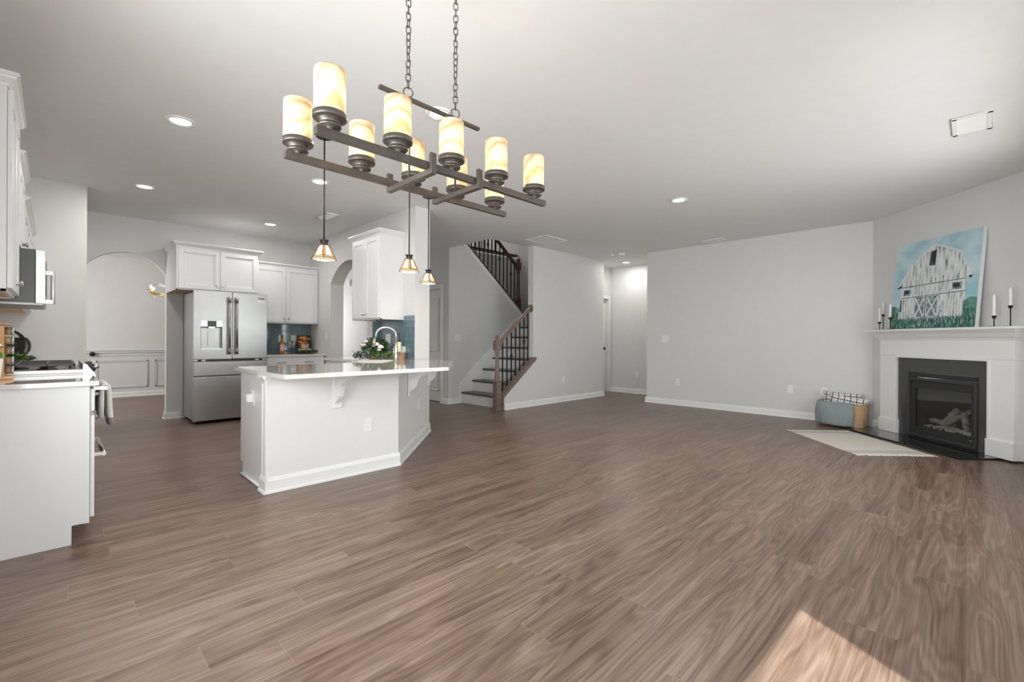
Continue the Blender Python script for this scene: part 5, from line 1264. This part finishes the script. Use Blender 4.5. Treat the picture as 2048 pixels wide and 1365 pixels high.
# local frame: x to the viewer's right, front face at y=0 looking to -y, z up
W_, HH_ = 1.035, 1.02; x0 = -W_ / 2
G().box(x0, -x0, 0, 0.04, 0, HH_).build('canvas', mat('canvas_edge', (0.72, 0.74, 0.74), 0.7), pa)
def UV(u, v): return (x0 + u * W_, v * HH_)
def art(g, m_, pts, lv): g.mat(m_).prism([UV(*p) for p in pts], -0.0006 * lv, -0.0006 * (lv - 1) - 0.00005, 'y'); return g
g = G()
art(g, P_SKY, [(0, 0.2), (1, 0.2), (1, 1), (0, 1)], 1)
art(g, P_BUSH, [(0, 0), (1, 0), (1, 0.30), (0.93, 0.31), (0.88, 0.28), (0.10, 0.24), (0.05, 0.27), (0, 0.27)], 2)
art(g, P_GDARK, [(0, 0), (1, 0), (1, 0.19), (0.86, 0.20), (0, 0.19)], 3)
barn = [(0.10, 0.11), (0.86, 0.11), (0.88, 0.53), (0.92, 0.54), (0.80, 0.80), (0.66, 0.87), (0.50, 0.935), (0.31, 0.80), (0.21, 0.71), (0.08, 0.50), (0.115, 0.50)]
art(g, P_BARN, barn, 4)
art(g, P_WHITE, [(0.50, 0.935), (0.66, 0.87), (0.80, 0.80), (0.935, 0.53), (0.915, 0.53), (0.785, 0.785), (0.65, 0.855), (0.50, 0.915), (0.31, 0.785), (0.21, 0.695), (0.09, 0.495), (0.07, 0.50), (0.205, 0.715), (0.31, 0.805)], 5)
art(g, P_DARK, [(0.06, 0.485), (0.115, 0.515), (0.125, 0.49), (0.065, 0.475)], 6)
art(g, P_DARK, [(0.905, 0.53), (0.94, 0.525), (0.92, 0.50), (0.90, 0.515)], 6)
art(g, P_DARK, [(0.452, 0.70), (0.52, 0.695), (0.525, 0.865), (0.46, 0.855)], 6)
for q in (((0.12, 0.485), (0.88, 0.505), 0.006), ((0.12, 0.36), (0.88, 0.375), 0.005), ((0.12, 0.11), (0.86, 0.115), 0.008)):
    (ua, va), (ub, vb), hw = q; art(g, P_GREY, [(ua, va - hw), (ub, vb - hw), (ub, vb + hw), (ua, va + hw)], 6)
for ua, ub, va, vb in ((0.155, 0.245, 0.385, 0.455), (0.735, 0.835, 0.40, 0.475)):
    art(g, P_WHITE, [(ua - .02, va - .018), (ub + .02, va - .018), (ub + .02, vb + .018), (ua - .02, vb + .018)], 7); art(g, P_GREY, [(ua, va), (ub, va), (ub, vb), (ua, vb)], 8)
    art(g, P_DARK, [(ua + .01, va + .02), (ub - .02, va + .02), (ub - .02, vb - .01), (ua + .01, vb - .01)], 9)
art(g, P_DARK, [(0.115, 0.20), (0.135, 0.20), (0.135, 0.34), (0.12, 0.34)], 7)
art(g, P_GREY, [(0.30, 0.13), (0.60, 0.13), (0.60, 0.355), (0.30, 0.355)], 7)
for ua, ub in ((0.31, 0.435), (0.455, 0.59)):
    va, vb = 0.135, 0.345; t_ = 0.018
    art(g, P_WHITE, [(ua, va), (ua + t_, va), (ub, vb), (ub - t_, vb)], 8); art(g, P_WHITE, [(ub - t_, va), (ub, va), (ua + t_, vb), (ua, vb)], 9)
    art(g, P_WHITE, [(ua - .008, va), (ua + .006, va), (ua + .006, vb), (ua - .008, vb)], 8); art(g, P_WHITE, [(ub - .006, va), (ub + .008, va), (ub + .008, vb), (ub - .006, vb)], 8)
art(g, P_DARK, [(0.441, 0.12), (0.450, 0.12), (0.450, 0.35), (0.441, 0.35)], 10)
rnd = random.Random(12)
for k in range(34):
    u = rnd.uniform(0.16, 0.84); v = rnd.uniform(0.14, 0.72); h_ = rnd.uniform(0.02, 0.07); w_ = rnd.uniform(0.002, 0.005)
    if abs(u - 0.5) > (0.95 - v) * 0.75: continue
    art(g, P_DARK if k % 2 else P_GREY, [(u, v), (u + w_, v + h_ * .3), (u + w_ * .6, v + h_), (u - w_, v + h_ * .6)], 7)
for k in range(120):
    u = rnd.uniform(0.0, 0.985); v = rnd.choice([rnd.uniform(0.0, 0.09), rnd.uniform(0.0, 0.13), rnd.uniform(0.02, 0.11)]); h_ = rnd.uniform(0.03, 0.075); dx = rnd.uniform(-0.02, 0.02)
    u = min(max(u, 0.02), 0.97)
    art(g, (P_GRASS, P_GDARK, P_WHITE, P_GRASS, P_BUSH)[k % 5] if k % 11 else P_WHITE, [(u - 0.005, v), (u + 0.005, v), (u + dx, v + h_)], 11)
g.build('painted_picture', None, pa)

# candles on the mantel
def candle_set(s_, d_, hb, hc, label):
    x, y, z = fp_loc(s_, d_, 1.2787)
    t = thing('candle_holder', 'black metal candlestick ' + label, 'candle holder', (x, y, z), 0, 'candlesticks on the mantel')
    G().lathe([(0.0, 0.0), (0.046, 0.0), (0.047, 0.003), (0.044, 0.005), (0.006, 0.007)], n=28).build('base', IRON, t)
    G().cyl((0, 0, 0.004), (0, 0, hb - 0.028), 0.0045, n=10).build('stem', IRON, t)
    G().lathe([(0.004, hb - 0.030), (0.012, hb - 0.026), (0.0165, hb - 0.015), (0.0170, hb), (0.0140, hb), (0.0130, hb - 0.012), (0.0, hb - 0.014)], n=20).build('cup', IRON, t)
    o = G().lathe([(0.0112, 0), (0.0118, 0.004), (0.0112, hc - 0.035), (0.0095, hc - 0.02), (0.004, hc - 0.004), (0.0, hc)], n=16).build('taper_candle', CANDLE, loc=(x, y, z + hb - 0.0135))
    tag(o, 'white taper in the candlestick ' + label, 'candle', 'white tapers on the mantel')
candle_set(5.758, 0.17, 0.100, 0.190, 'with the shortest stem, leftmost on the mantel shelf')
candle_set(5.842, 0.056, 0.200, 0.184, 'with a tall stem, second from the left')
candle_set(5.561, 0.198, 0.148, 0.176, 'with a medium stem, left of the painting')
candle_set(4.428, 0.13, 0.108, 0.225, 'with a short stem, right of the painting')
candle_set(4.291, 0.12, 0.198, 0.185, 'with a tall stem, rightmost on the mantel')

# basket, blanket, pillows
bk = thing('wicker_basket', 'woven seagrass basket standing at the corner beside the fireplace', 'basket', (7.43, 1.175, 0.0205), R(90 - 6))
BA, BB, BH = 0.265, 0.165, 0.295
def bpt(a, s_, z, off=0.0):
    e = 0.62; tp = 1.0 - 0.10 * (1 - z / BH)
    return ((BA * tp + off) * math.copysign(abs(math.cos(a)) ** e, math.cos(a)) * s_, (BB * tp + off) * math.copysign(abs(math.sin(a)) ** e, math.sin(a)) * s_, z)
g = G(); N = 56; vs = []; NR = 34
for i in range(NR + 1):
    z = BH * i / NR; bulge = 0.0028 * math.sin(i * math.pi * 0.97)
    vs += [bpt(2 * math.pi * k / N, 1, z, bulge + 0.002 * math.sin(k * 2.9 + i * 1.7)) for k in range(N)]
vs += [bpt(2 * math.pi * k / N, 1, BH, -0.014) for k in range(N)]; vs += [bpt(2 * math.pi * k / N, 1, 0.03, -0.014) for k in range(N)]
fs = [(r_ * N + k, r_ * N + (k + 1) % N, (r_ + 1) * N + (k + 1) % N, (r_ + 1) * N + k) for r_ in range(NR + 2) for k in range(N)]
fs.append(tuple(range(N))); fs.append(tuple((NR + 2) * N + k for k in range(N)))
g.add(vs, fs, True); g.build('body', WICKER, bk)
g = G(); g.tube([bpt(2 * math.pi * k / N, 1, BH) for k in range(N)], 0.009, 8, True); g.build('rim', WICKER, bk)
# blanket draped over the part of the basket toward the long wall / camera
g = G(); vs = []; NA, NZ = 40, 16
ang = [R(-35 + 147 * i / NA) for i in range(NA + 1)]
for j in range(NZ + 1):
    for i, a in enumerate(ang):
        if j < 3: z = 0.21 + j * 0.043; off = -0.030 + 0.002 * j
        else:
            t_ = (j - 3) / (NZ - 3); z = BH + 0.014 - t_ * (BH + 0.006); off = 0.012 + 0.040 * math.sin(t_ * 2.6) + (0.008 * math.sin(a * 11 + t_ * 3) + 0.014 * math.sin(a * 4.3 + 1.0)) * t_ * t_ + 0.010 * max(0, t_ - 0.72) * 4
        p = bpt(a, 1, max(0, min(BH, z)), off); vs.append((p[0], p[1], max(0.004, z)))
fs = [(j * (NA + 1) + i, j * (NA + 1) + i + 1, (j + 1) * (NA + 1) + i + 1, (j + 1) * (NA + 1) + i) for j in range(NZ) for i in range(NA)]
g.add(vs, fs, True); o = g.build('throw_blanket', BLANK, loc=(7.43, 1.175, 0.0205)); o.rotation_euler = (0, 0, R(84))
sm = o.modifiers.new('t', 'SOLIDIFY'); sm.thickness = 0.008; sm.offset = 0
tag(o, 'blue-grey ribbed throw blanket draped over the front of the wicker basket', 'blanket')
def pillow(loc, rot, w_, h_, th, label):
    N_ = 20; g = G(); vs = []
    for sd in (1, -1):
        for i in range(N_ + 1):
            for k in range(N_ + 1):
                u = -1 + 2 * i / N_; v = -1 + 2 * k / N_
                pinch = 1 - 0.06 * (1 - abs(v) ** 2) * abs(u) ** 4 ; pinch2 = 1 - 0.06 * (1 - abs(u) ** 2) * abs(v) ** 4
                d_ = th * 0.5 * ((1 - u ** 4) * (1 - v ** 4)) ** 0.6
                vs.append((u * w_ / 2 * pinch, sd * d_, v * h_ / 2 * pinch2))
    m_ = (N_ + 1) ** 2; fs = []
    for s_ in (0, m_):
        for i in range(N_):
            for k in range(N_): fs.append((s_ + i * (N_ + 1) + k, s_ + i * (N_ + 1) + k + 1, s_ + (i + 1) * (N_ + 1) + k + 1, s_ + (i + 1) * (N_ + 1) + k))
    g.add(vs, fs, True); o = g.build('throw_pillow', PLAID, loc=loc); o.rotation_euler = rot
    return tag(o, label, 'pillow')
pillow((7.505, 1.20, 0.245), (R(-4), R(2), R(-83)), 0.43, 0.40, 0.10, 'black and white plaid pillow at the back of the wicker basket')
pillow((7.415, 1.14, 0.235), (R(24), R(10), R(-80)), 0.42, 0.40, 0.11, 'black and white plaid pillow leaning forward over the front of the basket')

# rug
rg = thing('woven_rug', 'cream flat-woven rug with grey end bands lying in front of the hearth', 'rug', (6.345, 0.925, 0.0))
rg.rotation_euler = (0, 0, R(42.0))
G().box(-0.60, 0.60, -0.375, 0.375, 0.001, 0.007).build('weave', RUG, rg)
g = G(); rnd = random.Random(8)
for sx in (-1, 1):
    for i in range(75):
        y = -0.372 + 0.744 * i / 74; g.tube([(sx * 0.598, y, 0.004), (sx * 0.615, y + rnd.uniform(-.004, .004), 0.005), (sx * rnd.uniform(0.628, 0.652), y + rnd.uniform(-.010, .010), 0.003)], 0.0036, 4)
g.build('fringe', mat('rug_fringe', (0.78, 0.74, 0.66), 0.95), rg)['kind'] = 'stuff'
